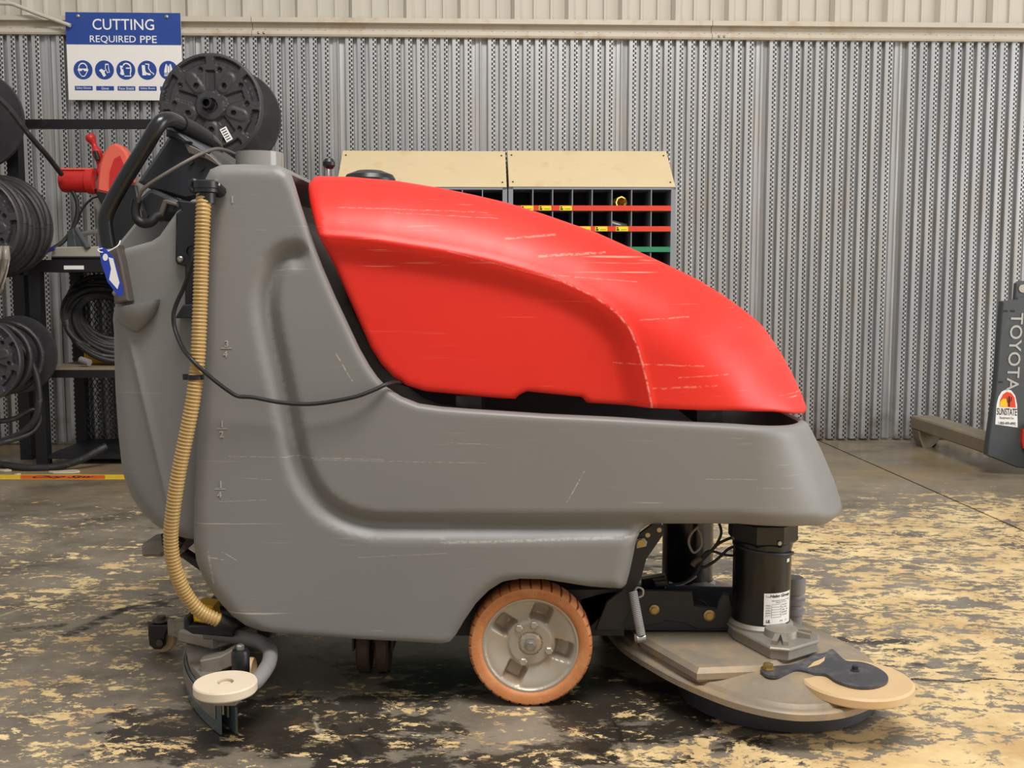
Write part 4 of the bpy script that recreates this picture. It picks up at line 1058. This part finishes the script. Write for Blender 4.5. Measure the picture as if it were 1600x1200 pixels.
# ---------- switch panel beside the hose
B(MB().prism([xz(u, v, 2.325) for u, v in [(276, 334), (330, 300), (330, 500), (290, 496), (290, 416), (278, 413), (275, 408)]], XZ(0), 2.318, 2.345, .004), 'switch_panel', 'black_plastic')
p = P(282, 405, 2.316); B(MB().lathe([(.0068, 0), (.0068, -.003), (.004, -.0055), (.001, -.0055)], p, 'Y', 16), 'bolt', 'steel')
p = P(301, 393, 2.316); B(MB().lathe([(.013, .004), (.018, .004), (.018, -.004), (.013, -.004), (.013, .004)], p, 'Y', 20, caps=False), 'switch_socket', 'black_rubber')
B(MB().prism([xz(u, v, 2.315) for u, v in [(289, 476), (312, 474), (312, 497), (277, 497), (279, 492)]], XZ(0), 2.30, 2.345, .003), 'panel_lip', 'console_plastic')

# ---------- handlebar loop
hb = [P(170,388,2.33),P(166,362,2.33),P(165,341,2.33),P(175,316,2.33),P(200,272,2.33),P(230,224,2.33),P(244,200,2.332),P(254,189,2.345),P(266,187,2.375),P(281,193,2.43),P(304,205,2.53),P(324,217,2.63),P(333,224,2.68),P(338,232,2.705),P(336,244,2.71),P(318,276,2.71),P(290,320,2.71),P(272,352,2.71),P(272,372,2.71),P(276,392,2.71)]
cvh = smooth_path(hb, 8)
hbar = B(MB().tube(cvh, .0170, 18), 'handlebar', 'grip_rubber', None, 60)
g0 = [P(281,193,2.43),P(304,205,2.53),P(322,216,2.62)]
B(MB().tube(g0, [.0195, .020, .0195], 18), 'hand_grip', 'black_rubber', hbar, 60)
# ---------- control console
cn = [xz(u, v, 2.42) for u, v in [(214, 284), (268, 205), (280, 206), (324, 234), (346, 256), (346, 300), (290, 313), (236, 297)]]
con = B(MB().prism(cn, XZ(0), 2.42, 2.80, .008), 'control_console', 'console_plastic')
B(MB().prism([xz(u, v, 2.415) for u, v in [(262, 202), (283, 209), (300, 222), (290, 226), (272, 214), (262, 214)]], XZ(0), 2.40, 2.78, .004), 'console_hood', 'console_plastic', con)
B(MB().prism([xz(u, v, 2.415) for u, v in [(287, 222), (330, 243), (346, 258), (345, 262), (325, 250), (296, 240)]], XZ(0), 2.408, 2.43, .002), 'console_seam', 'bracket_brown', con)
for u, v in ((299, 255), (316, 264)):
    B(MB().prism([xz(u+a, v+b, 2.418) for a, b in [(-4, 2), (2, -4), (4, -1), (-2, 4)]], XZ(0), 2.414, 2.43), 'console_slot', 'print_dark', con, 0)
lv = B(MB().prism([xz(u, v, 2.375) for u, v in [(216, 312), (232, 297), (240, 296), (280, 314), (276, 336), (262, 338), (250, 344), (228, 342)]], XZ(0), 2.37, 2.44, .008), 'lever_housing', 'console_plastic', con)
B(MB().prism([xz(u, v, 2.365) for u, v in [(244, 345), (256, 313), (260, 312), (278, 318), (278, 323), (262, 319), (252, 347)]], XZ(0), 2.358, 2.375, .002), 'lever_rib', 'bracket_brown', lv)
B(MB().tube(smooth_path([P(214,312,2.35),P(211,328,2.35),P(214,342,2.35),P(224,349,2.35),P(236,347,2.35),P(243,340,2.355),P(252,336,2.36)]), .0105, 14), 'lever_boot', 'black_rubber', lv, 60)
B(MB().tube(smooth_path([P(216,316,2.345),P(219,303,2.34),P(229,291,2.34),P(258,272,2.35),P(290,253,2.37),P(315,240,2.40),P(336,233,2.45),P(352,235,2.50),P(372,243,2.56)]), .0042, 10), 'control_cable', 'bracket_brown', lv, 60)
B(MB().prism([xz(u, v, 2.33) for u, v in [(279, 313), (307, 316), (307, 340), (290, 340)]], XZ(0), 2.32, 2.36, .003), 'console_foot', 'black_plastic', con)

# ---------- wheels
def wheel(yf, sgn):
    """sgn=1: visible face towards the camera"""
    wc = P(829, 1010, 2.30); R0 = wc.z; c = Vector((wc.x, yf, R0)); wr = B(MB().lathe([(R0*.5, .056), (R0*.5, .064)], c+Vector((0, 0 if sgn > 0 else -.12, 0)), 'Y', 40), 'drive_wheel', 'cast_alu')
    # tyre with notched tread
    n = 288; prof_ = [(.765, .010), (.78, .002), (.84, -.004), (.95, -.003), (.985, .002), (1.0, .010), (1.0, .058), (.97, .072), (.80, .072), (.765, .066)]
    rings = []
    for r_, y in prof_:
        ring = []
        for k in range(n):
            a = 2*PI*k/n; notch = (k % 8 == 0); dr = 0
            if r_ > .96 and notch: dr = -.040+.015*math.sin(k*3.1)
            ring.append(c+Vector(((r_+dr)*R0*math.cos(a), y*sgn, (r_+dr)*R0*math.sin(a))))
        rings.append(ring)
    rings.append(rings[0])
    B(MB().loft(rings, caps=False), 'tyre', 'tire_orange', wr, 40)
    # rim relief
    Rr = R0*.775; m = 72; poly = [(Rr*math.cos(2*PI*k/m), Rr*math.sin(2*PI*k/m)) for k in range(m)]
    pk = [R(142), R(71), R(-12), R(-118)]
    def rim_h(x, z, d, at):
        r = np.hypot(x, z)/Rr; a = np.arctan2(z, x)
        y = .003+.005*(1-sstep(r, .93, .96))+.014*(1-sstep(r, .46, .94))-.004*(1-sstep(r, .44, .48))
        for p in pk:
            da = np.abs((a-p+PI) % (2*PI)-PI)*r
            y += .034*(1-sstep(da, .15, .23))*sstep(r, .50, .60)*(1-sstep(r, .82, .92))
        y -= .004*(1-sstep(r, .215, .235)); y += .003*(1-sstep(np.abs(r-.235), .008, .02))
        return y
    V, h, f, bnd, S = relief_mesh(poly, Rr/34, [Rr*.015, Rr*.04], rim_h)
    mb = MB().add([(c.x+V[i, 0], c.y+sgn*h[i], c.z+V[i, 1]) for i in range(len(V))], f); rm = B(mb, 'rim', 'rim_alu', wr, 50)
    if sgn > 0:
        for a in (R(126), R(80), R(-21), R(-111)):
            p = c+Vector((Rr*.41*math.cos(a), .0195, Rr*.41*math.sin(a)))
            B(MB().lathe([(.0095, 0), (.0095, -.006), (.007, -.0085), (.001, -.0085)], p, 'Y', 6), 'wheel_bolt', 'rim_alu', wr)
        B(MB().lathe([(.0145, .018), (.0145, .006), (.009, .004), (.009, -.002), (.001, -.002)], c, 'Y', 6), 'hub_nut', 'steel', wr)
        # raised lettering on the sidewall
        s_ = 'MADE IN GERMANY'
        def arc(a, b):
            ang = R(150)-a/(R0*.86); rr2 = R0*(.835)+b; return c+Vector((rr2*math.cos(ang), -.0052, rr2*math.sin(ang)))
        B(text_mb(s_, arc, R0*.86*R(95), R0*.075), 'sidewall_lettering', 'tire_orange', wr, 0)
    return wr
wheel(2.300, 1); wheel(2*YC-2.300, -1)
wc = P(829, 1010, 2.30)
B(MB().tube([(wc.x, 2.36, wc.z), (wc.x, 2.84, wc.z)], .022, 16), 'drive_axle', 'frame_black')
B(MB().box((wc.x-.30, 2.40, .13), (wc.x+.22, 2.80, .24)), 'chassis', 'frame_black', None, 0)
# rear twin caster
cz = .055
for (u, k) in ((571, 0), (600, 1)):
    x = P(u, 1030, 2.52).x; B(MB().lathe([(.01, -.016), (.055, -.016), (.060, -.011), (.060, .011), (.055, .016), (.01, .016)], (x, 2.52, .060), 'X', 32), 'caster_wheel', 'caster_brown')
x = P(585, 1030, 2.52).x
B(MB().tube([(x-.045, 2.52, .06), (x+.045, 2.52, .06)], .008, 10).box((x-.05, 2.49, .06), (x-.045, 2.56, .16)).box((x+.045, 2.49, .06), (x+.05, 2.56, .16)).box((x-.05, 2.47, .15), (x+.05, 2.58, .165)), 'caster_fork', 'caster_brown')

# ---------- squeegee
def sqx(y): return -.79+.171*((y-2.60)/.45)**2-.0*0
ysq = np.linspace(2.148, 3.06, 33)
def sq_strip(off, z0, z1, th, y0=2.148, y1=3.052):
    ys = np.linspace(y0, y1, 33); rings = []
    for y in ys:
        x = -.795+.186*((y-2.60)/.452)**2+off
        rings.append([Vector((x-th/2, y, z0)), Vector((x+th/2, y, z0)), Vector((x+th/2, y, z1)), Vector((x-th/2, y, z1))])
    return MB().loft(rings)
sq = B(sq_strip(.0, .045, .085, .004), 'squeegee', 'squeegee_metal')
B(sq_strip(-.006, .002, .070, .005), 'rear_blade', 'teal_rubber', sq); B(sq_strip(.030, .002, .060, .005, 2.152, 3.05), 'front_blade', 'teal_rubber', sq)
B(sq_strip(.022, .030, .085, .004, 2.17, 3.03), 'blade_clamp', 'squeegee_metal', sq); B(sq_strip(-.0115, .030, .062, .003, 2.16, 3.04), 'blade_strap', 'steel', sq)
pl = []
for y in np.linspace(2.17, 3.03, 15): pl.append((-.795+.186*((y-2.60)/.452)**2-.004, y))
pr_ = [(-.60, 3.03), (-.66, 2.9), (-.69, 2.78), (-.69, 2.42), (-.66, 2.30), (-.585, 2.17)]
B(MB().prism([(x, y) for x, y in pl]+pr_, lambda a, b, d: Vector((a, b, d)), .085, .092), 'squeegee_plate', 'squeegee_metal', sq)
B(MB().prism([(-.80, 2.46), (-.70, 2.40), (-.62, 2.50), (-.60, 2.70), (-.70, 2.80), (-.80, 2.74)], lambda a, b, d: Vector((a, b, d)), .092, .125, .006), 'suction_head', 'squeegee_metal', sq)
# white bumper roller near the tip
c = (Zp(352, 1065, .135)); rl = B(MB().lathe([(.017, .0), (.0625, .0), (.0645, -.003), (.0645, -.018), (.0625, -.021), (.017, -.021), (.017, 0)], c, 'Z', 56, caps=False), 'bumper_roller', 'roller_white', sq)
B(MB().tube([c+Vector((0, 0, -.045)), c+Vector((0, 0, -.004))], .012, 14), 'roller_pin', 'roller_white', sq)
B(MB().prism([(c.x-.02, c.y-.02), (c.x+.025, c.y-.02), (c.x+.05, c.y+.12), (c.x-.03, c.y+.12)], lambda a, b, d: Vector((a, b, d)), .092, .104), 'roller_arm', 'squeegee_metal', sq)
# bent guard tube
gt = smooth_path([P(322,988,2.42),P(350,992,2.41),P(385,998,2.39),P(408,1004,2.36),P(421,1016,2.32),P(421,1033,2.27),P(412,1050,2.22),P(398,1066,2.17),P(380,1072,2.14)])
B(MB().tube(gt, .0165, 16), 'guard_tube', 'pipe_grey', sq, 60)
# black stub caster with bolt
c = P(376, 1035, 2.24)
st = B(MB().lathe([(.018, -.035), (.019, -.02), (.020, .022), (.017, .028), (.010, .03), (.001, .03)], c, 'Z', 20), 'stub_caster', 'black_plastic', sq)
B(MB().lathe([(.009, .028), (.009, .038), (.006, .041), (.001, .041)], c, 'Z', 6), 'bolt', 'steel', sq)
B(MB().lathe([(.008, -.01), (.028, -.01), (.030, -.006), (.030, .006), (.028, .01), (.008, .01)], P(390, 1048, 2.29), 'X', 24), 'stub_wheel', 'roller_tan', sq)
B(MB().prism([xz(u, v, 2.30) for u, v in [(318, 1025), (350, 1018), (368, 1008), (368, 1034), (340, 1046), (320, 1046)]], XZ(0), 2.27, 2.31, .003), 'caster_arm', 'squeegee_metal', sq)
# rear caster on its arm
ar = [P(263, 978, 2.62), P(290, 985, 2.58), P(312, 997, 2.52), P(322, 1006, 2.48)]
mb = MB(); rings = []
for p in smooth_path(ar, 5): rings.append([p+Vector((0, -.006, -.022)), p+Vector((0, .006, -.022)), p+Vector((0, .006, .018)), p+Vector((0, -.006, .018))])
B(mb.loft(rings), 'caster_arm', 'squeegee_metal', sq)
mb = MB().prism([xz(u, v, 2.64) for u, v in [(236, 972), (268, 972), (268, 978), (263, 988), (262, 1004), (256, 1010), (246, 1010), (238, 1003), (236, 985)]], XZ(0), 2.615, 2.632, .003)
mb.prism([xz(u, v, 2.64) for u, v in [(238, 972), (266, 972), (264, 990), (240, 990)]], XZ(0), 2.632, 2.675, .003)
B(mb, 'caster_fork', 'black_plastic', sq)
cw_ = P(256, 995, 2.655); B(MB().lathe([(.006, -.010), (.030, -.010), (.034, -.006), (.034, .006), (.030, .010), (.006, .010)], (cw_.x, 2.648, .036), 'Y', 32), 'caster_wheel', 'roller_tan', sq)
B(MB().lathe([(.009, 0), (.009, -.006), (.001, -.007)], P(250, 1004, 2.614), 'Y', 8), 'bolt', 'caster_brown', sq)
c = P(252, 970, 2.64); B(MB().lathe([(.022, 0), (.022, .004), (.011, .005), (.011, .013), (.001, .014)], c, 'Z', 16), 'pivot_bolt', 'caster_brown', sq)
for u, v, Y in ((312, 1012, 2.44), (314, 985, 2.46), (322, 1040, 2.36)):
    c = P(u, v, Y); B(MB().lathe([(.013, 0), (.013, .003), (.008, .004), (.008, .013), (.001, .013)], c, 'Z', 6), 'bolt', 'steel', sq)
# yellow latch and black bracket under the hose end
B(MB().prism([xz(u, v, 2.40) for u, v in [(304, 950), (313, 940), (336, 944), (338, 966), (330, 972), (306, 968)]], XZ(0), 2.38, 2.44, .005), 'squeegee_latch', 'yellow_plastic', sq)
B(MB().prism([xz(u, v, 2.42) for u, v in [(297, 956), (303, 955), (306, 967), (350, 968), (372, 976), (372, 985), (310, 980), (297, 972)]], XZ(0), 2.37, 2.50, .003), 'latch_bracket', 'frame_black', sq)
B(MB().box((P(320, 990, 2.5).x, 2.50, .09), (P(420, 990, 2.5).x, 2.70, .17)), 'lift_arm', 'frame_black', sq, 0)
# foot pedal
pd = B(MB().prism([xz(u, v, 2.45) for u, v in [(226, 850), (230, 845), (256, 840), (293, 845), (295, 856), (284, 865), (262, 862), (258, 866), (228, 866)]], XZ(0), 2.42, 2.52, .008), 'foot_pedal', 'pedal_rubber')
B(MB().tube(smooth_path([P(280, 858, 2.48), P(300, 872, 2.48), P(325, 890, 2.48)]), .013, 12), 'pedal_arm', 'frame_black', pd)
B(MB().prism([xz(u, v, 2.40) for u, v in [(254, 834), (280, 838), (290, 845), (279, 860), (256, 850)]], XZ(0), 2.385, 2.41, .003), 'pedal_bracket', 'black_plastic', pd)

# ---------- brush deck
LP = [(.232,2.62),(.245,2.52),(.268,2.43),(.313,2.33),(.364,2.235),(.43,2.145),(.475,2.10),(.524,2.068),(.569,2.052),(.61,2.051),(.655,2.059),(.70,2.080),(.745,2.115),(.785,2.165),(.812,2.225),(.828,2.30),(.826,2.39),(.806,2.47),(.77,2.56),(.73,2.65),(.69,2.76),(.66,2.87),(.61,2.98),(.53,3.05),(.44,3.07),(.35,3.03),(.28,2.95),(.24,2.85),(.226,2.74)]
LP = [(p.x, p.y) for p in [q for q in smooth_path([Vector((a, b, 0)) for a, b in LP+LP[:1]], 3)][:-1]]
def deck_h(x, y, d, at):
    z = .086+.004*sstep(d, 0, .004)+.008*sstep(d, .018, .024)+.022*sstep(d, .02, .13)
    return z
V, h, f, bnd, S = relief_mesh(LP, .014, [.002, .005, .014, .018, .021, .025, .035], deck_h)
mb = MB().add([(V[i, 0], V[i, 1], h[i]) for i in range(len(V))], f); b = len(mb.v); m = len(bnd)
mb.v += [(V[i, 0], V[i, 1], .073) for i in bnd]
for a in range(m): mb.f.append((bnd[a], bnd[(a+1) % m], b+(a+1) % m, b+a))
mb.f.append(tuple(range(b, b+m)))
dk = B(mb, 'brush_deck', 'dusty_alu', None, 35)
up = lambda a, b_, d: Vector((a, b_, d))
B(MB().prism([(.300,2.395),(.396,2.190),(.545,2.205),(.66,2.30),(.66,2.5),(.60,2.85),(.45,2.92),(.32,2.85),(.285,2.6)], up, .095, .128, .010), 'deck_plateau', 'dusty_alu', dk)
for (cx, cy) in ((.610, 2.371), (.46, 2.80)):
    B(MB().lathe([(.19, .004), (.212, .002), (.222, .006), (.221, .045), (.216, .085)], (cx, cy, 0), 'Z', 72), 'brush_skirt', 'deck_skirt', dk, 50)
    B(MB().lathe([(.02, .001), (.188, .001), (.188, .05), (.02, .06)], (cx, cy, 0), 'Z', 48), 'brush', 'black_rubber', dk)
# gearboxes + motors
def motor(cx, cy, near):
    g = [(cx-.055, cy-.055), (cx+.005, cy-.150), (cx+.095, cy-.100), (cx+.100, cy+.02), (cx+.05, cy+.09), (cx-.05, cy+.08), (cx-.085, cy+.01)]
    g = [(cx-.068, cy-.035), (cx-.015, cy-.160), (cx+.022, cy-.170), (cx+.100, cy-.115), (cx+.112, cy-.075), (cx+.06, cy+.07), (cx-.03, cy+.08), (cx-.075, cy+.03)]
    gb = B(MB().prism(g, up, .126, .152, .004), 'gearbox', 'cast_alu', dk)
    B(MB().prism(g and inset(g, -.004), up, .148, .157, .003), 'gearbox_flange', 'cast_alu', gb)
    k0 = Vector((cx+.028, cy-.080, .162)); B(MB().lathe([(.040, -.008), (.036, .010), (.026, .014), (.001, .014)], k0, 'Z', 24), 'gearbox_boss', 'cast_alu', gb)
    for a, b_ in inset(g, .014):
        p = Vector((a, b_, .166)); mid = k0+Vector((0, 0, .013))
        d = (p-mid); nn = Vector((-d.y, d.x, 0)).normalized()*.006
        B(MB().loft([[mid-nn, mid+nn, mid+nn-Vector((0, 0, .022)), mid-nn-Vector((0, 0, .022))], [p-nn, p+nn, p+nn-Vector((0, 0, .012)), p-nn-Vector((0, 0, .012))]]), 'gearbox_rib', 'cast_alu', gb, 0)
    rm = .0665
    B(MB().lathe([(rm*1.10, .150), (rm*1.12, .162), (rm*1.02, .170), (.02, .172)], (cx, cy, 0), 'Z', 48), 'motor_base', 'cast_alu', dk)
    mo = B(MB().lathe([(.02, .164), (rm*.98, .164), (rm, .168), (rm, .345), (rm*1.03, .346), (rm*1.03, .372), (.02, .374)], (cx, cy, 0), 'Z', 56), 'brush_motor', 'motor_black', dk)
    rings = []
    for rr2, z in ((rm*1.02, .352), (rm*1.18, .362), (rm*1.20, .366), (rm*1.20, .402), (rm*1.12, .408)):
        rings.append([Vector((cx+rr2*math.cos(R(22.5)+k*PI/4), cy+rr2*math.sin(R(22.5)+k*PI/4), z)) for k in range(8)])
    B(MB().loft(rings), 'motor_cap', 'motor_black', mo, 20)
    for a in (-75, -20, -160):
        c = Vector((cx+rm*1.12*math.cos(R(a)), cy+rm*1.12*math.sin(R(a)), .367))
        B(MB().tube([c, c+Vector((math.cos(R(a)), math.sin(R(a)), 0))*.006], .005, 10), 'screw', 'steel', mo)
    band = [Vector((cx+rm*1.04*math.cos(R(a)), cy+rm*1.04*math.sin(R(a)), .348-.016*(a+150)/130)) for a in range(-150, -15, 8)]
    B(MB().tube(band, .004, 8), 'motor_strap', 'frame_black', mo)
    return mo, rm
mx, my = P(1190, 900, 2.41).x, 2.41
mo, rm = motor(mx, my, True)
fxm = P(1074, 880, 2.74).x; motor(fxm, 2.74, False)
# label on the near motor
def cyl(a0, z0, off): return lambda a, b: Vector((mx+(rm+off)*math.cos(a0+a/rm), my+(rm+off)*math.sin(a0+a/rm), z0+b))
a0 = R(-98); fnl = cyl(a0, .174, .0006); Wl, Hl = .076, .074
mb = MB(); nn = 16; rings = [[fnl(Wl*i/nn, 0) for i in range(nn+1)], [fnl(Wl*i/nn, Hl) for i in range(nn+1)]]
mb.loft(rings, caps=False, closed=False); lb = B(mb, 'rating_label', 'white_paper', mo)
def lt(s, x, z, w_, h_, bold=.0, shear=0): B(text_mb(s, cyl(a0+x*1.08/rm, .174+z*1.08, .0012), w_*1.08, h_*1.08, bold, shear), 'lettering', 'print_dark', lb, 0)
lt('The', .003, .060, .008, .003); lt('Hako Group', .012, .0575, .054, .0085, .03, .25)
lt('PERMANENT MAGNET MOTOR', .016, .051, .050, .0026)
lt('MADE IN U.S.A.', .026, .047, .030, .0026)
for i, s_ in enumerate(('MODEL', 'VOLTS', 'AMPS', 'RPM', 'DUTY')): lt(s_, .004, .041-i*.0055, .010, .003)
for i, s_ in enumerate(('746 036 3', '36 VDC', '21', '200', 'CONT')): lt(s_, .040, .041-i*.0055, .018, .003)
mb = MB()
for i in range(6):
    z = .0440-i*.0055; f2 = cyl(a0+.0173/rm, .174+z*1.08, .0012); mb.loft([[f2(.0238*k/6, 0) for k in range(7)], [f2(.0238*k/6, .0006) for k in range(7)]], caps=False, closed=False)
for x in (.016, .038):
    f2 = cyl(a0+x*1.08/rm, .174+.0178, .0012); mb.loft([[f2(0, 0), f2(.0006, 0)], [f2(0, .028), f2(.0006, .028)]], caps=False, closed=False)
B(mb, 'table_print', 'print_dark', lb, 0)
lt('UL', .005, .005, .009, .0065, .04, .3); lt('20 04', .036, .006, .008, .004); lt('19', .052, .006, .004, .004)
f2 = cyl(R(-48), .316, .0008); B(MB().loft([[f2(.011*k/4, 0) for k in range(5)], [f2(.011*k/4, .008) for k in range(5)]], caps=False, closed=False), 'small_sticker', 'white_paper', mo)
# ribbed post behind the near motor
c = P(1238, 975, 2.56); c.z = .10
B(MB().lathe([(.022, 0), (.024, .03), (.030, .034), (.030, .044), (.024, .048), (.024, .056), (.030, .060), (.030, .070), (.022, .074), (.022, .082), (.029, .086), (.030, .118), (.024, .124), (.001, .125)], c, 'Z', 28), 'deck_post', 'pipe_grey', dk)
# front bumper roller on its fork plate
rc = Zp(1338, 1060, .118)
rl = B(MB().lathe([(.02, .0), (.112, .0), (.117, -.004), (.117, -.018), (.112, -.022), (.02, -.022), (.02, 0)], rc, 'Z', 72, caps=False), 'front_roller', 'roller_tan', dk)
zf = .122
fp = [p for p in smooth_path([Zp(u, v, zf) for u, v in [(1188,1050),(1192,1045),(1205,1043),(1236,1040),(1258,1032),(1272,1024),(1288,1022),(1300,1016),(1310,1024),(1322,1034),(1345,1036),(1365,1042),(1382,1052),(1388,1062),(1380,1070),(1360,1075),(1335,1074),(1308,1066),(1290,1055),(1272,1053),(1245,1048),(1228,1054),(1213,1058),(1198,1056),(1188,1050)]], 4)][:-1]
B(MB().prism([(p.x, p.y) for p in fp], up, zf-.003, zf+.003), 'roller_fork', 'fork_plate', dk, 0)
so = [Zp(u, v, zf+.0035) for u, v in [(1262,1043),(1272,1034),(1285,1029),(1289,1026),(1288,1032),(1280,1038)]]
B(MB().prism([(p.x, p.y) for p in so], up, zf+.0028, zf+.0036), 'fork_opening', 'roller_tan', dk, 0)
for u, v, k in ((1200, 1047, .011), (1336, 1050, .007)):
    c = Zp(u, v, zf); B(MB().lathe([(k*1.5, .003), (k*1.5, .005), (k, .006), (k, .014), (.001, .015)], c, 'Z', 6), 'bolt', 'brass_bolt' if k > .01 else 'deck_skirt', dk)
c = Zp(1258, 1058, .10); B(MB().box((c.x-.01, c.y-.01, .085), (c.x+.01, c.y+.03, .118)), 'roller_stop', 'frame_black', dk, 0)

# ---------- lift frame and links
LY = 2.36
ln = B(MB().prism([xz(u, v, LY) for u, v in [(1020, 818), (1033, 818), (1039, 826), (1035, 838), (1010, 874), (1001, 906), (990, 926), (985, 950), (968, 985), (930, 985), (948, 940), (972, 922), (985, 870), (996, 836)]], XZ(0), LY, LY+.010, .002), 'lift_link', 'frame_black')
B(MB().prism([xz(u, v, LY) for u, v in [(994, 842), (1006, 840), (1011, 846), (1009, 853), (994, 856)]], XZ(0), LY-.006, LY, .001), 'slotted_washer', 'galv_light', ln)
B(MB().lathe([(.008, 0), (.008, -.006), (.001, -.006)], P(1001, 848, LY-.006), 'Y', 10), 'bolt', 'brass_bolt', ln)
for u, v in ((1030, 828), (1012, 836)):
    B(MB().lathe([(.0055, 0), (.0055, -.0012), (.001, -.0012)], P(u, v, LY), 'Y', 14), 'link_hole', 'roller_tan', ln)
FYa = 2.42
fr = B(MB().prism([xz(u, v, FYa) for u, v in [(960, 986), (966, 950), (985, 930), (1003, 922), (1082, 924), (1085, 946), (1120, 951), (1122, 940), (1130, 926), (1140, 930), (1143, 946), (1152, 958), (1152, 978), (1140, 982), (1090, 984), (1070, 974), (1040, 970), (1035, 974)]], XZ(0), FYa, FYa+.008, .002), 'deck_frame', 'frame_black')
B(MB().prism([xz(u, v, FYa) for u, v in [(960, 986), (970, 965), (1150, 974), (1150, 987)]], XZ(0), FYa+.004, FYa+.30, .002), 'frame_channel', 'frame_black', fr)
B(MB().prism([xz(u, v, FYa+.12) for u, v in [(985, 960), (985, 915), (1150, 918), (1150, 960)]], XZ(0), FYa+.12, FYa+.128, .002), 'frame_rear_plate', 'frame_black', fr)
for u, v, r_ in ((1022, 952, .012), (1108, 961, .0135)):
    B(MB().lathe([(r_, 0), (r_, -.004), (r_*.6, -.006), (r_*.6, -.010), (.001, -.010)], P(u, v, FYa), 'Y', 20), 'pivot_pin', 'brass_bolt', fr)
B(MB().prism([xz(u, v, FYa) for u, v in [(1014, 933), (1045, 934), (1045, 938), (1014, 937)]], XZ(0), FYa-.0006, FYa+.004), 'frame_slot', 'print_dark', fr, 0)
B(MB().prism([xz(u, v, FYa) for u, v in disc(1072, 960, 4, 14)], XZ(0), FYa-.0006, FYa+.004), 'frame_hole', 'print_dark', fr, 0)
B(MB().prism([xz(u, v, FYa) for u, v in disc(1036, 928, 3, 16, 8)], XZ(0), FYa-.0006, FYa+.004), 'frame_hole', 'print_dark', fr, 0)
# coil spring
sa, sb = P(989, 925, 2.33), P(1002, 994, 2.30); ax = (sb-sa); nrm = ax.normalized(); e1 = nrm.cross(Vector((0, 1, 0))).normalized(); e2 = nrm.cross(e1)
tn = 26; pts = [sa+ax*(i/(tn*10))+(e1*math.cos(i*2*PI/10)+e2*math.sin(i*2*PI/10))*.0085 for i in range(tn*10+1)]
sp = B(MB().tube(pts, .0022, 6), 'lift_spring', 'pipe_grey', None, 60)
B(MB().tube([sa, sb], .0062, 10), 'spring_core', 'frame_black', sp)
B(MB().tube([P(994, 999, 2.30), P(1009, 997, 2.30)], .009, 12), 'spring_pin', 'steel', sp)
B(MB().tube([P(991, 999, 2.30), P(995, 999, 2.30)], .012, 12), 'spring_washer', 'caster_brown', sp)
B(MB().tube(smooth_path([P(990, 926, 2.34), P(996, 918, 2.34), P(1004, 921, 2.34), P(1004, 930, 2.34), P(997, 934, 2.34)]), .0028, 8), 'spring_hook', 'steel', sp)
# dark link arm beside the wheel
B(MB().prism([xz(u, v, 2.40) for u, v in [(905, 935), (940, 925), (965, 922), (968, 940), (945, 960), (920, 985), (905, 985)]], XZ(0), 2.40, 2.43, .004), 'link_arm', 'frame_black')
# wiring
for i, (path, r_, m) in enumerate([
    ([(1152,838),(1138,842),(1122,850),(1110,862),(1100,868),(1095,880),(1088,895),(1078,905),(1062,912),(1040,912)], .0036, 'black_rubber'),
    ([(1152,852),(1138,858),(1125,870),(1112,880),(1100,886),(1090,887)], .0036, 'black_rubber'),
    ([(1155,868),(1140,868),(1128,866),(1116,862),(1105,862),(1096,872)], .0032, 'black_rubber'),
    ([(1124,818),(1127,832),(1122,846),(1112,860),(1098,875)], .0034, 'black_rubber'),
    ([(1092,822),(1080,834),(1076,848),(1082,862),(1088,862),(1096,852),(1095,836),(1090,826)], .003, 'pipe_grey'),
    ([(1088,900),(1076,908),(1060,914),(1045,910)], .003, 'pipe_grey'),
    ([(1086,936),(1098,940),(1106,948)], .0025, 'black_rubber')]):
    B(MB().tube(smooth_path([P(u, v, 2.44+.03*(1150-u)/120) for u, v in path]), r_, 8), 'wire', m, None, 60)
B(MB().prism([xz(u, v, 2.46) for u, v in [(1020, 906), (1042, 904), (1044, 914), (1022, 918)]], XZ(0), 2.45, 2.475, .003), 'wire_connector', 'black_plastic')
B(MB().prism([xz(u, v, 2.50) for u, v in [(1003, 904), (1040, 898), (1040, 918), (1003, 920)]], XZ(0), 2.49, 2.52, .003), 'wire_connector', 'black_plastic')
B(MB().tube(smooth_path([P(1096, 872, 2.45), P(1086, 878, 2.45), P(1082, 884, 2.45)]), .007, 10), 'wire_plug', 'caster_brown')

# ---------- paper tag tied to the handle
tg = root('hang_tag', 'blue and white paper tag tied to the machine handle', 'tag', tuple(P(175, 430, 2.27)))
tpoly = [(155, 384), (164, 388), (178, 402), (193, 452), (192, 463), (184, 462), (168, 440), (158, 410)]
MB().prism([xz(u, v, 2.275) for u, v in tpoly], XZ(0), 2.274, 2.2755).build('tag_card', 'tag_blue', tg, local=False, smooth=0)
MB().prism([xz(u, v, 2.275) for u, v in [(170, 402), (177, 404), (187, 442), (184, 452), (171, 437), (174, 420)]], XZ(0), 2.2732, 2.274).build('tag_print', 'white_paper', tg, local=False, smooth=0)
MB().prism([xz(u, v, 2.275) for u, v in disc(165, 402, 5.5, 16, 4)], XZ(0), 2.2732, 2.274).build('tag_emblem', 'white_paper', tg, local=False, smooth=0)
MB().tube(smooth_path([P(160, 388, 2.272), P(153, 390, 2.272), P(158, 394, 2.272), P(170, 392, 2.285), P(184, 384, 2.29), P(188, 376, 2.30)]), .0012, 6).build('tag_string', 'white_paper', tg, local=False)
